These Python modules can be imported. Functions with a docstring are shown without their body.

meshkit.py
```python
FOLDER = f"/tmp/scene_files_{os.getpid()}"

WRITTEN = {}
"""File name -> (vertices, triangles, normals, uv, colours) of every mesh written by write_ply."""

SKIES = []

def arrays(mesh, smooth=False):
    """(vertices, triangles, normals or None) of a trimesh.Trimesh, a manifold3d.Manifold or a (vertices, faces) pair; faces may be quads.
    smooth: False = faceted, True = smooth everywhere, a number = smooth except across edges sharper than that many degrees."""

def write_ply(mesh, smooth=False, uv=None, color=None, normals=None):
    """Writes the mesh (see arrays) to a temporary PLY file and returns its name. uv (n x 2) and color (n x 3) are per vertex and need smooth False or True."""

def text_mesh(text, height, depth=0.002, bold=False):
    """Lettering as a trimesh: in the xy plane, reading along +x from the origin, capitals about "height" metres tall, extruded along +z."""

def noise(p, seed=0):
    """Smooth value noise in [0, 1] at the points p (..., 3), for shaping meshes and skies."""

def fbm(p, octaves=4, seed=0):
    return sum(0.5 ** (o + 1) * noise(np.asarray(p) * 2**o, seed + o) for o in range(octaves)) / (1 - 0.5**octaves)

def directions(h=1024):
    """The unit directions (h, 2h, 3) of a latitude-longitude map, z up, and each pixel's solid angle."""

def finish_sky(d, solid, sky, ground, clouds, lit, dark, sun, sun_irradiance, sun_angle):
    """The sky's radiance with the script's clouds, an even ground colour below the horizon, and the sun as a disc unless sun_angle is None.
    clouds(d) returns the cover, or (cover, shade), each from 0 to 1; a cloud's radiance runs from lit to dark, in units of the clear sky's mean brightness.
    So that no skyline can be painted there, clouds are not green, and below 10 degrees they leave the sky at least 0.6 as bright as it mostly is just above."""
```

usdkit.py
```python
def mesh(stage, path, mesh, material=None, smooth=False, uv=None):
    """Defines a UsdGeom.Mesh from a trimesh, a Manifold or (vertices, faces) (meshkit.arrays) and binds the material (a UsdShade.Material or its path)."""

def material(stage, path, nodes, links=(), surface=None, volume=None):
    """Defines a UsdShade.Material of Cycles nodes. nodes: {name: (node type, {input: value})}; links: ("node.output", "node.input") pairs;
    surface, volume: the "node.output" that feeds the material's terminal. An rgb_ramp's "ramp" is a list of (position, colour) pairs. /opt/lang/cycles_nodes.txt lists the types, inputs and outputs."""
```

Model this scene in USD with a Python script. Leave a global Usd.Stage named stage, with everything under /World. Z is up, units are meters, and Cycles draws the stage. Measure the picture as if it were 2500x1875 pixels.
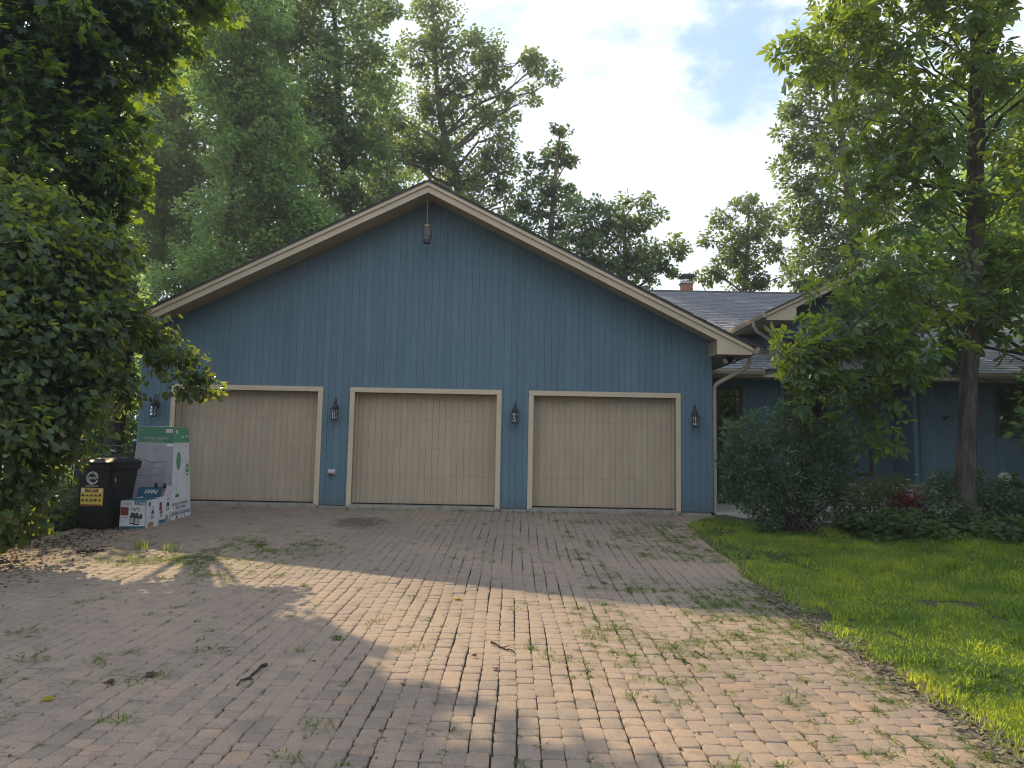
import math, random
import numpy as np, trimesh, usdkit, meshkit
from pxr import Usd, UsdGeom, UsdLux, UsdShade, Gf, Sdf, Vt

random.seed(7)
RNG = np.random.default_rng(7)
stage = Usd.Stage.CreateInMemory()
UsdGeom.SetStageUpAxis(stage, UsdGeom.Tokens.z)
UsdGeom.SetStageMetersPerUnit(stage, 1.0)
UsdGeom.Xform.Define(stage, '/World')
UsdGeom.Scope.Define(stage, '/World/Looks')

# ---------------------------------------------------------------- camera, sky, sun, exposure
FPX = 1700.0                                   # focal length in pixels of a 2500 pixel wide picture
CAM = np.array([1.683, -13.455, 1.164])
YAW, PITCH, ROLL = (math.radians(a) for a in (-0.0929, 5.1641, 1.0859))
EXPOSURE = 0.40
SKY_STRENGTH = 0.121
SUN_INTENSITY = 1.25
SUN = np.array([-0.85, 1.0, 1.0]); SUN = SUN / np.linalg.norm(SUN)   # towards the sun
_fw = np.array([math.sin(YAW) * math.cos(PITCH), math.cos(YAW) * math.cos(PITCH), math.sin(PITCH)])
_r0 = np.array([math.cos(YAW), -math.sin(YAW), 0]); _u0 = np.cross(_r0, _fw)
C_R = math.cos(ROLL) * _r0 + math.sin(ROLL) * _u0
C_U = -math.sin(ROLL) * _r0 + math.cos(ROLL) * _u0
cam = UsdGeom.Camera.Define(stage, '/World/camera')
cam.CreateHorizontalApertureAttr(36.0); cam.CreateVerticalApertureAttr(27.0)
cam.CreateFocalLengthAttr(36.0 * FPX / 2500)
cam.CreateExposureAttr(EXPOSURE)
cam.AddTransformOp().Set(Gf.Matrix4d(*C_R, 0, *C_U, 0, *(-_fw), 0, *CAM, 1))


def view_dir(px, py):
    """Direction of a point measured in the photograph (2212 pixel wide view)."""
    k = 2500 / 2212
    d = _fw + (px * k - 1250) / FPX * C_R - (py * k - 937.5) / FPX * C_U
    return d / np.linalg.norm(d)


def at(px, py, depth):
    """World point at a distance (along the view axis) for a measured point."""
    d = view_dir(px, py)
    return CAM + d * (depth / (d @ _fw))


def sky_material():
    nodes = {
        'tc': ('texture_coordinate', {}),
        'sky': ('sky_texture', {'sky_type': 'single_scattering', 'sun_disc': False, 'sun_elevation': math.asin(SUN[2]), 'sun_rotation': math.atan2(SUN[0], SUN[1]), 'air_density': 1.0, 'aerosol_density': 1.2}),
        'map': ('mapping', {'scale': (3.2, 3.2, 5.5), 'location': (7.7, 1.1, 4.2)}),
        'n': ('noise_texture', {'scale': 3.4, 'detail': 8, 'roughness': 0.6}), 'nc': ('math', {'math_type': 'multiply_add', 'value2': 2.4, 'value3': -1.2}),
        'map2': ('mapping', {'scale': (5, 5, 9), 'location': (4.1, 0.2, 0.9)}),
        'n2': ('noise_texture', {'scale': 2.2, 'detail': 5, 'roughness': 0.55}),
        'sep': ('separate_xyz', {}),
        'bias': ('math', {'math_type': 'multiply', 'value2': 1.0}),
        'fac': ('map_range', {'range_type': 'smoothstep', 'from_min': 0.16, 'from_max': 0.90, 'to_min': 0, 'to_max': 0.82, 'clamp': True}),
        'cl': ('rgb_ramp', {'ramp': [(0.25, (5.9, 6.3, 7.4)), (0.5, (6.6, 7.2, 8.5)), (0.75, (7.8, 8.4, 9.5))]}),
        'blue': ('mix', {'mix_type': 'multiply', 'fac': 1.0, 'color2': (1.32, 1.50, 1.38)}),
        'mix': ('mix', {'mix_type': 'mix'}),
        'bg': ('background_shader', {'strength': SKY_STRENGTH}),
    }
    links = [('tc.generated', 'map.vector'), ('map.vector', 'n.vector'), ('tc.generated', 'map2.vector'), ('map2.vector', 'n2.vector'),
             ('n2.fac', 'cl.fac'), ('sky.color', 'blue.color1'), ('cl.color', 'mix.color1'), ('blue.color', 'mix.color2'), ('mix.color', 'bg.color'), ('tc.generated', 'sep.vector')]
    # openings between the clouds: one large near the top, a few small ones, and whatever the noise opens elsewhere
    links.append(('n.fac', 'nc.value1')); prev = 'nc.value'
    for i, (px, py, rad, amp) in enumerate([(1610, 110, 7.0, 0.60), (1530, 215, 3.0, 0.22), (1030, -10, 7, 0.40), (1430, 20, 5, 0.15),
                                            (650, 60, 10, 0.3), (2300, 100, 14, 0.35), (1250, -700, 30, 0.25)]):
        d = view_dir(px, py)
        nodes[f'x{i}'] = ('math', {'math_type': 'multiply', 'value2': float(d[0])})
        nodes[f'y{i}'] = ('math', {'math_type': 'multiply_add', 'value2': float(d[1])})
        nodes[f'z{i}'] = ('math', {'math_type': 'multiply_add', 'value2': float(d[2])})
        nodes[f'm{i}'] = ('map_range', {'range_type': 'smoothstep', 'from_min': math.cos(math.radians(rad)), 'from_max': 1.0, 'to_min': 0.0, 'to_max': amp, 'clamp': True})
        nodes[f'a{i}'] = ('math', {'math_type': 'add'})
        links += [('sep.x', f'x{i}.value1'), ('sep.y', f'y{i}.value1'), (f'x{i}.value', f'y{i}.value3'), ('sep.z', f'z{i}.value1'), (f'y{i}.value', f'z{i}.value3'),
                  (f'z{i}.value', f'm{i}.value'), (f'm{i}.result', f'a{i}.value1'), (prev, f'a{i}.value2')]
        prev = f'a{i}.value'
    links += [(prev, 'fac.value'), ('fac.result', 'mix.fac')]
    return usdkit.material(stage, '/World/Looks/sky', nodes, links, surface='bg.background')


dome = UsdLux.DomeLight.Define(stage, '/World/sky')
dome.CreateIntensityAttr(1.0)
UsdShade.MaterialBindingAPI.Apply(dome.GetPrim()).Bind(sky_material())
dome.GetPrim().SetCustomDataByKey('kind', 'structure')
sun = UsdLux.DistantLight.Define(stage, '/World/sun')
sun.CreateIntensityAttr(SUN_INTENSITY); sun.CreateAngleAttr(0.5); sun.CreateNormalizeAttr(True)
sun.CreateColorAttr(Gf.Vec3f(1.0, 0.77, 0.47))
_zx = np.cross([0, 0, 1.0], SUN); _zx /= np.linalg.norm(_zx); _zy = np.cross(SUN, _zx)
sun.AddTransformOp().Set(Gf.Matrix4d(*_zx, 0, *_zy, 0, *SUN, 0, 0, 0, 30, 1))

# ---------------------------------------------------------------- helpers
_used = {}


def prim_path(name, parent=None):
    base = str(parent.GetPath()) if parent is not None else '/World'
    key = (base, name); n = _used.get(key, 0); _used[key] = n + 1
    return f'{base}/{name}' + (f'_{n:03d}' if n else '')


def tag(p, label=None, cat=None, group=None, kind=None):
    for k, v in (('label', label), ('category', cat), ('group', group), ('kind', kind)):
        if v:
            p.SetCustomDataByKey(k, v)
    return p


def thing(name, label, cat, group=None, kind=None, loc=(0, 0, 0), rz=0.0, parent=None):
    x = UsdGeom.Xform.Define(stage, prim_path(name, parent))
    if any(loc) or rz:
        x.AddTranslateOp().Set(Gf.Vec3d(*map(float, loc))); x.AddRotateZOp().Set(float(math.degrees(rz)))
    return tag(x.GetPrim(), label, cat, group, kind)


def raw_mesh(path, v, f, mat, n=None):
    m = UsdGeom.Mesh.Define(stage, path)
    m.CreatePointsAttr(Vt.Vec3fArray.FromNumpy(np.ascontiguousarray(v, np.float32)))
    m.CreateFaceVertexCountsAttr(Vt.IntArray.FromNumpy(np.full(len(f), f.shape[1], np.int32)))
    m.CreateFaceVertexIndicesAttr(Vt.IntArray.FromNumpy(np.ascontiguousarray(f, np.int32).ravel()))
    m.CreateSubdivisionSchemeAttr('none')
    if n is not None:
        m.CreateNormalsAttr(Vt.Vec3fArray.FromNumpy(np.ascontiguousarray(n, np.float32))); m.SetNormalsInterpolation('vertex')
    UsdShade.MaterialBindingAPI.Apply(m.GetPrim()).Bind(M[mat] if isinstance(mat, str) else mat)
    return m.GetPrim()


def obj(name, mesh, mat, parent=None, label=None, cat=None, group=None, kind=None, smooth=False):
    if isinstance(mesh, MB):
        mesh = mesh.get()
    m = usdkit.mesh(stage, prim_path(name, parent), mesh, M[mat] if isinstance(mat, str) else mat, smooth=smooth)
    return tag(m.GetPrim(), label, cat, group, kind)


def copy_of(src, loc, rz, label=None, scale=None, group=None):
    """Another of a thing: an Xform that references the first one with its parts."""
    name = src.GetName().rstrip('0123456789').rstrip('_')
    x = UsdGeom.Xform.Define(stage, prim_path(name))
    x.GetPrim().GetReferences().AddInternalReference(src.GetPath())
    x.ClearXformOpOrder()
    x.AddTranslateOp(opSuffix='here').Set(Gf.Vec3d(*map(float, loc))); x.AddRotateZOp(opSuffix='here').Set(float(math.degrees(rz)))
    if scale:
        x.AddScaleOp(opSuffix='here').Set(Gf.Vec3f(*([float(scale)] * 3)))
    x.GetPrim().SetInstanceable(True)
    d = src.GetCustomData()
    return tag(x.GetPrim(), label or d.get('label'), d.get('category'), group or d.get('group'), d.get('kind'))


class MB:
    """Collects simple shapes into one mesh."""
    def __init__(s): s.v, s.f, s.n = [], [], 0
    def add(s, v, f):
        v = np.asarray(v, float); f = np.asarray(f, int)
        if f.shape[1] == 4: f = np.vstack([f[:, [0, 1, 2]], f[:, [0, 2, 3]]])
        s.v.append(v); s.f.append(f + s.n); s.n += len(v); return s
    def tm(s, t, T=None):
        v = np.array(t.vertices)
        if T is not None: v = v @ np.asarray(T)[:3, :3].T + np.asarray(T)[:3, 3]
        return s.add(v, t.faces)
    def box(s, a, b, T=None, bev=0.0):
        """Box from corner a to corner b, chamfered by bev."""
        a, b = np.minimum(a, b).astype(float), np.maximum(a, b).astype(float)
        if bev <= 0:
            v = np.array([[x, y, z] for z in (a[2], b[2]) for y in (a[1], b[1]) for x in (a[0], b[0])])
            f = [[0, 2, 3, 1], [4, 5, 7, 6], [0, 1, 5, 4], [2, 6, 7, 3], [0, 4, 6, 2], [1, 3, 7, 5]]
        else:
            bev = min(bev, 0.45 * (b - a).min())
            v, f = _cham(a, b, bev)
        if T is not None: v = v @ np.asarray(T)[:3, :3].T + np.asarray(T)[:3, 3]
        return s.add(v, f)
    def prism(s, poly, y0, y1, axis='y'):
        """Polygon (list of 2D points, any winding) extruded along an axis; 'y': points are (x, z); 'x': (y, z); 'z': (x, y)."""
        from shapely.geometry import Polygon
        t = trimesh.creation.extrude_polygon(Polygon(poly), y1 - y0, engine='earcut')
        v = np.array(t.vertices); f = np.array(t.faces)
        if axis == 'y': v = np.stack([v[:, 0], v[:, 2] + y0, v[:, 1]], 1); f = f[:, ::-1]
        elif axis == 'x': v = np.stack([v[:, 2] + y0, v[:, 0], v[:, 1]], 1)
        else: v[:, 2] += y0
        return s.add(v, f)
    def tube(s, path, rad, n=8, cap=True):
        v, f = tube(path, rad, n, cap); return s.add(v, f)
    def lathe(s, prof, c=(0, 0, 0), n=16):
        """Profile of (radius, z) turned about the z axis."""
        prof = np.asarray(prof, float); a = np.linspace(0, 2 * np.pi, n, endpoint=False)
        v = np.stack([np.outer(prof[:, 0], np.cos(a)), np.outer(prof[:, 0], np.sin(a)), np.repeat(prof[:, 1:2], n, 1)], -1).reshape(-1, 3) + np.asarray(c)
        f = []
        for i in range(len(prof) - 1):
            for j in range(n):
                k = (j + 1) % n
                f.append([i * n + j, i * n + k, (i + 1) * n + k, (i + 1) * n + j])
        return s.add(v, f)
    def get(s): return (np.vstack(s.v), np.vstack(s.f))


_cf = None
def _cham(a, b, e):
    global _cf
    sg = np.array([[x, y, z] for z in (-1, 1) for y in (-1, 1) for x in (-1, 1)], float)
    pts, c, h = [], (a + b) / 2, (b - a) / 2
    for q in sg:
        for k in range(3):
            p = q * h; ax = [i for i in range(3) if i != k]
            p2 = p.copy()
            for i in ax: p2[i] -= q[i] * e
            pts.append(p2)
    v = np.array(pts) + c
    if _cf is None:
        u = []
        for q in sg:
            for k in range(3):
                p = q.copy()
                for i in range(3):
                    if i != k: p[i] *= 0.8
                u.append(p)
        h_ = trimesh.convex.convex_hull(np.array(u))
        tree = {tuple(np.round(p, 4)): i for i, p in enumerate(u)}
        idx = [tree[tuple(np.round(p, 4))] for p in h_.vertices]
        _cf = np.array(idx)[h_.faces]
    return v, _cf


def tube(path, rad, n=8, cap=True):
    P = np.asarray(path, float); R = np.broadcast_to(np.asarray(rad, float), (len(P),)).copy()
    T = np.gradient(P, axis=0); T /= np.maximum(np.linalg.norm(T, axis=1, keepdims=True), 1e-9)
    ref = np.array([0.31, 0.17, 0.93]) if abs(T[0, 2]) < 0.8 else np.array([1.0, 0.2, 0.1])
    N = np.zeros_like(P); x = np.cross(T[0], ref); x /= np.linalg.norm(x)
    for i in range(len(P)):
        x = x - (x @ T[i]) * T[i]; x /= max(np.linalg.norm(x), 1e-9); N[i] = x
    B = np.cross(T, N); a = np.linspace(0, 2 * np.pi, n, endpoint=False)
    v = P[:, None] + R[:, None, None] * (np.cos(a)[None, :, None] * N[:, None] + np.sin(a)[None, :, None] * B[:, None])
    i, j = np.meshgrid(np.arange(len(P) - 1), np.arange(n), indexing='ij'); k = (j + 1) % n
    f = np.stack([i * n + j, i * n + k, (i + 1) * n + k, (i + 1) * n + j], -1).reshape(-1, 4)
    v = v.reshape(-1, 3); f = np.vstack([f[:, [0, 1, 2]], f[:, [0, 2, 3]]])
    if cap:
        e = len(P) - 1; v = np.vstack([v, P[0], P[-1]]); q = np.arange(n); w = (q + 1) % n
        f = np.vstack([f, np.stack([w, q, np.full(n, e * n + n)], 1), np.stack([e * n + q, e * n + w, np.full(n, e * n + n + 1)], 1)])
    return v, f


def rot(axis, deg, at_=(0, 0, 0)):
    return trimesh.transformations.rotation_matrix(math.radians(deg), axis, at_)


def shift(x, y, z):
    T = np.eye(4); T[:3, 3] = (x, y, z); return T


# ---------------------------------------------------------------- materials
M = {}


def mat(name, c, c2=None, scale=6.0, stretch=(1, 1, 1), rough=0.7, bump=0.0, bscale=60.0, bdist=0.004, island=0.0, spec=0.4, metallic=0.0, spots=None, coat=0.0, detail=4, ramp=(0.35, 0.65), bstretch=None, dirt=None):
    """A painted, wooden, stone or metal surface: two tones of noise, fine relief, a tone of its own per piece, optional second-scale stain."""
    nodes = {'p': ('principled_bsdf', {'roughness': rough, 'specular_ior_level': spec, 'metallic': metallic, 'coat_weight': coat}), 'tc': ('texture_coordinate', {})}
    links = []
    c2 = c2 if c2 is not None else tuple(x * 0.82 for x in c)
    nodes['m'] = ('mapping', {'scale': tuple(stretch)}); nodes['n'] = ('noise_texture', {'scale': scale, 'detail': detail, 'roughness': 0.6})
    nodes['r'] = ('rgb_ramp', {'ramp': [(ramp[0], c), (ramp[1], c2)]})
    links += [('tc.object', 'm.vector'), ('m.vector', 'n.vector'), ('n.fac', 'r.fac')]
    col = 'r.color'
    if spots:
        sc, sm, amt = spots            # stain scale, stain colour, amount
        nodes['sn'] = ('noise_texture', {'scale': sc, 'detail': 6, 'roughness': 0.65}); nodes['sr'] = ('map_range', {'range_type': 'smoothstep', 'from_min': 0.5, 'from_max': 0.72, 'to_min': 0, 'to_max': amt, 'clamp': True})
        nodes['sx'] = ('mix', {'mix_type': 'mix', 'color2': sm})
        links += [('m.vector', 'sn.vector'), ('sn.fac', 'sr.value'), ('sr.result', 'sx.fac'), (col, 'sx.color1')]; col = 'sx.color'
    if dirt:                           # rain splash: height reached, strength, colour
        top, amt, dc = dirt
        nodes['dz'] = ('separate_xyz', {}); nodes['dn'] = ('noise_texture', {'scale': 7, 'detail': 5, 'roughness': 0.7}); nodes['da'] = ('math', {'math_type': 'multiply_add', 'value2': -1.1 * top, 'value3': 0.55 * top}); nodes['db'] = ('math', {'math_type': 'add'})
        nodes['dr'] = ('map_range', {'range_type': 'smoothstep', 'from_min': 0.0, 'from_max': top, 'to_min': amt, 'to_max': 0.0, 'clamp': True}); nodes['dx'] = ('mix', {'mix_type': 'mix', 'color2': dc})
        links += [('tc.object', 'dz.vector'), ('tc.object', 'dn.vector'), ('dn.fac', 'da.value1'), ('dz.z', 'db.value1'), ('da.value', 'db.value2'), ('db.value', 'dr.value'), ('dr.result', 'dx.fac'), (col, 'dx.color1')]; col = 'dx.color'
    if island:
        nodes['g'] = ('geometry', {}); nodes['gi'] = ('map_range', {'from_min': 0, 'from_max': 1, 'to_min': 1 - island, 'to_max': 1 + island}); nodes['gm'] = ('mix', {'mix_type': 'multiply', 'fac': 1.0})
        nodes['oi'] = ('object_info', {}); nodes['ad'] = ('math', {'math_type': 'add'}); nodes['fr'] = ('math', {'math_type': 'fraction'})
        links += [('g.random_per_island', 'ad.value1'), ('oi.random', 'ad.value2'), ('ad.value', 'fr.value1'), ('fr.value', 'gi.value'), (col, 'gm.color1'), ('gi.result', 'gm.color2')]; col = 'gm.color'
    links.append((col, 'p.base_color'))
    if bump:
        nodes['bm'] = ('mapping', {'scale': tuple(bstretch or stretch)})
        nodes['bn'] = ('noise_texture', {'scale': bscale, 'detail': 5, 'roughness': 0.65}); nodes['b'] = ('bump', {'strength': bump, 'distance': bdist})
        links += [('tc.object', 'bm.vector'), ('bm.vector', 'bn.vector'), ('bn.fac', 'b.height'), ('b.normal', 'p.normal')]
    M[name] = usdkit.material(stage, f'/World/Looks/{name}', nodes, links, surface='p.BSDF')


def leaf_mat(name, c, c2, t, fac=0.4, rough=0.5, spec=0.35):
    """Leaves: every leaf its own tone between two greens, light passing through."""
    nodes = {'g': ('geometry', {}), 'r': ('rgb_ramp', {'ramp': [(0.0, c), (0.75, c2), (1.0, tuple(x * 1.25 for x in c2))]}),
             'tr': ('rgb_ramp', {'ramp': [(0.0, tuple(x * 0.75 for x in t)), (1.0, t)]}),
             'p': ('principled_bsdf', {'roughness': rough, 'specular_ior_level': spec}), 't': ('translucent_bsdf', {}), 'x': ('mix_closure', {'fac': fac})}
    links = [('g.random_per_island', 'r.fac'), ('g.random_per_island', 'tr.fac'), ('r.color', 'p.base_color'), ('tr.color', 't.color'), ('p.BSDF', 'x.closure1'), ('t.BSDF', 'x.closure2')]
    M[name] = usdkit.material(stage, f'/World/Looks/{name}', nodes, links, surface='x.closure')


def plain(name, c, rough=0.5, spec=0.4, metallic=0.0, coat=0.0):
    M[name] = usdkit.material(stage, f'/World/Looks/{name}', {'p': ('principled_bsdf', {'base_color': c, 'roughness': rough, 'specular_ior_level': spec, 'metallic': metallic, 'coat_weight': coat})}, [], surface='p.BSDF')


BLUE, BLUE2 = (0.086, 0.149, 0.186), (0.075, 0.132, 0.168)
mat('blue_siding', BLUE, BLUE2, scale=1.3, stretch=(1.5, 1.5, 0.35), rough=0.75, bump=0.35, bscale=45, bstretch=(4, 4, 0.25), bdist=0.003, island=0.05, spots=(2.2, (0.088, 0.132, 0.158), 0.35), dirt=(0.30, 0.45, (0.075, 0.085, 0.085)))
mat('tan_paint', (0.335, 0.276, 0.195), (0.305, 0.25, 0.177), scale=2.0, stretch=(1.5, 1.5, 0.5), rough=0.7, bump=0.25, bscale=40, bstretch=(4, 4, 0.25), bdist=0.003, island=0.035, spots=(1.6, (0.27, 0.225, 0.165), 0.3), dirt=(0.12, 0.30, (0.15, 0.125, 0.095)))
mat('tan_trim', (0.46, 0.385, 0.275), (0.41, 0.345, 0.245), scale=3.0, rough=0.65, bump=0.2, bscale=30, bstretch=(1, 4, 4), bdist=0.003, spots=(2.4, (0.38, 0.33, 0.25), 0.45))
mat('tan_metal', (0.33, 0.285, 0.22), (0.29, 0.25, 0.19), scale=3.0, rough=0.45)
mat('shingle', (0.185, 0.200, 0.222), (0.125, 0.136, 0.152), scale=14, rough=0.9, bump=0.6, bscale=180, bdist=0.004, island=0.38)
mat('roof_edge', (0.045, 0.045, 0.048), (0.07, 0.072, 0.065), scale=9, rough=0.9, bump=0.5, bscale=60, spots=(8, (0.08, 0.09, 0.045), 0.6))
mat('concrete', (0.40, 0.385, 0.35), (0.32, 0.305, 0.275), scale=5, rough=0.9, bump=0.4, bscale=110, bdist=0.003, spots=(3, (0.24, 0.225, 0.2), 0.6))
mat('sill_concrete', (0.27, 0.25, 0.215), (0.20, 0.185, 0.16), scale=5, rough=0.9, bump=0.4, bscale=110, bdist=0.003, spots=(5, (0.12, 0.11, 0.095), 0.7))
mat('brick_red', (0.30, 0.115, 0.07), (0.24, 0.09, 0.055), scale=16, rough=0.85, bump=0.4, island=0.2)
mat('mortar', (0.35, 0.32, 0.28), rough=0.9)
mat('black_metal', (0.010, 0.010, 0.012), (0.016, 0.016, 0.018), scale=20, rough=0.38, spec=0.5)
mat('black_plastic', (0.006, 0.006, 0.0065), (0.010, 0.010, 0.0105), scale=8, rough=0.38, spec=0.3, bump=0.15, bscale=300, bdist=0.001)
mat('grey_plastic', (0.42, 0.42, 0.41), (0.36, 0.36, 0.35), scale=8, rough=0.5)
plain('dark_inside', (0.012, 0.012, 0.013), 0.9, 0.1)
plain('rubber', (0.012, 0.012, 0.012), 0.8, 0.2)
mat('red_wood', (0.085, 0.022, 0.014), (0.055, 0.014, 0.010), scale=5, stretch=(6, 6, 0.5), rough=0.4)
mat('brown_frame', (0.085, 0.055, 0.036), (0.06, 0.04, 0.027), scale=5, stretch=(5, 5, 0.6), rough=0.55)
mat('deck_wood', (0.27, 0.235, 0.19), (0.20, 0.172, 0.138), scale=5, stretch=(0.6, 6, 6), rough=0.8, bump=0.3)
mat('bark', (0.125, 0.108, 0.096), (0.062, 0.053, 0.048), scale=9, stretch=(2.2, 2.2, 0.35), rough=0.95, bump=0.9, bscale=14, bstretch=(3, 3, 0.3), bdist=0.03, spec=0.1)
mat('bark_dark', (0.075, 0.060, 0.050), (0.040, 0.032, 0.027), scale=9, stretch=(2.2, 2.2, 0.35), rough=0.95, bump=0.8, bscale=14, bstretch=(3, 3, 0.3), bdist=0.02, spec=0.1)
mat('bark_pale', (0.20, 0.175, 0.145), (0.12, 0.10, 0.082), scale=6, stretch=(2, 2, 0.4), rough=0.95, bump=0.6, bscale=12, bstretch=(3, 3, 0.4), bdist=0.02, spec=0.1)
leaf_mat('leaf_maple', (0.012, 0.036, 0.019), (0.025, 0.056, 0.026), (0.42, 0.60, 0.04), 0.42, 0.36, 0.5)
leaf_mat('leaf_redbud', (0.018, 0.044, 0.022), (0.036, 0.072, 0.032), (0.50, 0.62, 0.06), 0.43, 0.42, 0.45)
leaf_mat('leaf_pod', (0.085, 0.085, 0.042), (0.11, 0.105, 0.055), (0.20, 0.18, 0.06), 0.25, 0.6, 0.2)
leaf_mat('leaf_mid', (0.052, 0.103, 0.052), (0.090, 0.157, 0.069), (0.40, 0.64, 0.15), 0.58, 0.42, 0.45)
leaf_mat('leaf_far', (0.050, 0.096, 0.065), (0.086, 0.142, 0.089), (0.432, 0.624, 0.168), 0.56, 0.40, 0.45)
leaf_mat('leaf_cotton', (0.048, 0.089, 0.055), (0.086, 0.134, 0.072), (0.408, 0.552, 0.120), 0.46, 0.33, 0.55)
leaf_mat('leaf_hickory', (0.028, 0.060, 0.028), (0.052, 0.092, 0.034), (0.46, 0.63, 0.06), 0.48, 0.34, 0.5)
leaf_mat('leaf_shrub', (0.060, 0.120, 0.070), (0.107, 0.177, 0.100), (0.22, 0.34, 0.08), 0.30, 0.36, 0.5)
leaf_mat('leaf_cover', (0.040, 0.086, 0.030), (0.076, 0.132, 0.046), (0.30, 0.40, 0.05), 0.35, 0.5, 0.3)
leaf_mat('leaf_fern', (0.060, 0.090, 0.030), (0.085, 0.115, 0.040), (0.30, 0.36, 0.06), 0.35, 0.5, 0.3)
leaf_mat('leaf_red', (0.10, 0.012, 0.02), (0.16, 0.020, 0.035), (0.35, 0.05, 0.06), 0.3, 0.5, 0.3)
leaf_mat('petal_white', (0.62, 0.62, 0.58), (0.72, 0.72, 0.66), (0.7, 0.7, 0.6), 0.3, 0.6, 0.2)
M['grass_blade'] = usdkit.material(stage, '/World/Looks/grass_blade', {
    'g': ('geometry', {}), 'tc': ('texture_coordinate', {}), 'r': ('rgb_ramp', {'ramp': [(0.0, (0.015, 0.037, 0.018)), (0.7, (0.037, 0.070, 0.029)), (0.93, (0.060, 0.092, 0.040)), (1.0, (0.20, 0.18, 0.09))]}),
    'n': ('noise_texture', {'scale': 1.4, 'detail': 4, 'roughness': 0.6}), 'nr': ('rgb_ramp', {'ramp': [(0.34, (0.62, 0.72, 0.78)), (0.5, (1.0, 1.0, 1.0)), (0.66, (1.45, 1.22, 1.05))]}), 'm': ('mix', {'mix_type': 'multiply', 'fac': 1.0}), 'm2': ('mix', {'mix_type': 'multiply', 'fac': 1.0, 'color2': (0.76, 0.94, 0.10)}),
    'p': ('principled_bsdf', {'roughness': 0.42, 'specular_ior_level': 0.4}), 't': ('translucent_bsdf', {}), 'x': ('mix_closure', {'fac': 0.54})},
    [('g.random_per_island', 'r.fac'), ('tc.object', 'n.vector'), ('n.fac', 'nr.fac'), ('r.color', 'm.color1'), ('nr.color', 'm.color2'), ('m.color', 'p.base_color'), ('nr.color', 'm2.color1'), ('m2.color', 't.color'), ('p.BSDF', 'x.closure1'), ('t.BSDF', 'x.closure2')], surface='x.closure')
leaf_mat('weed_blade', (0.046, 0.094, 0.026), (0.105, 0.160, 0.048), (0.52, 0.64, 0.10), 0.45, 0.5, 0.3)
leaf_mat('dead_leaf', (0.060, 0.045, 0.032), (0.150, 0.110, 0.072), (0.22, 0.14, 0.06), 0.2, 0.8, 0.2)
leaf_mat('yellow_leaf', (0.30, 0.26, 0.03), (0.42, 0.34, 0.05), (0.65, 0.55, 0.06), 0.4, 0.5, 0.3)
mat('soil', (0.085, 0.072, 0.045), (0.050, 0.055, 0.025), scale=3, rough=0.95, bump=0.7, bscale=25, bdist=0.03, spots=(1.5, (0.045, 0.062, 0.022), 0.8))
mat('joint_sand', (0.048, 0.041, 0.033), (0.028, 0.025, 0.020), scale=7, rough=0.95, bump=0.6, bscale=90, bdist=0.006, spots=(2.2, (0.060, 0.070, 0.035), 0.7))


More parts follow.
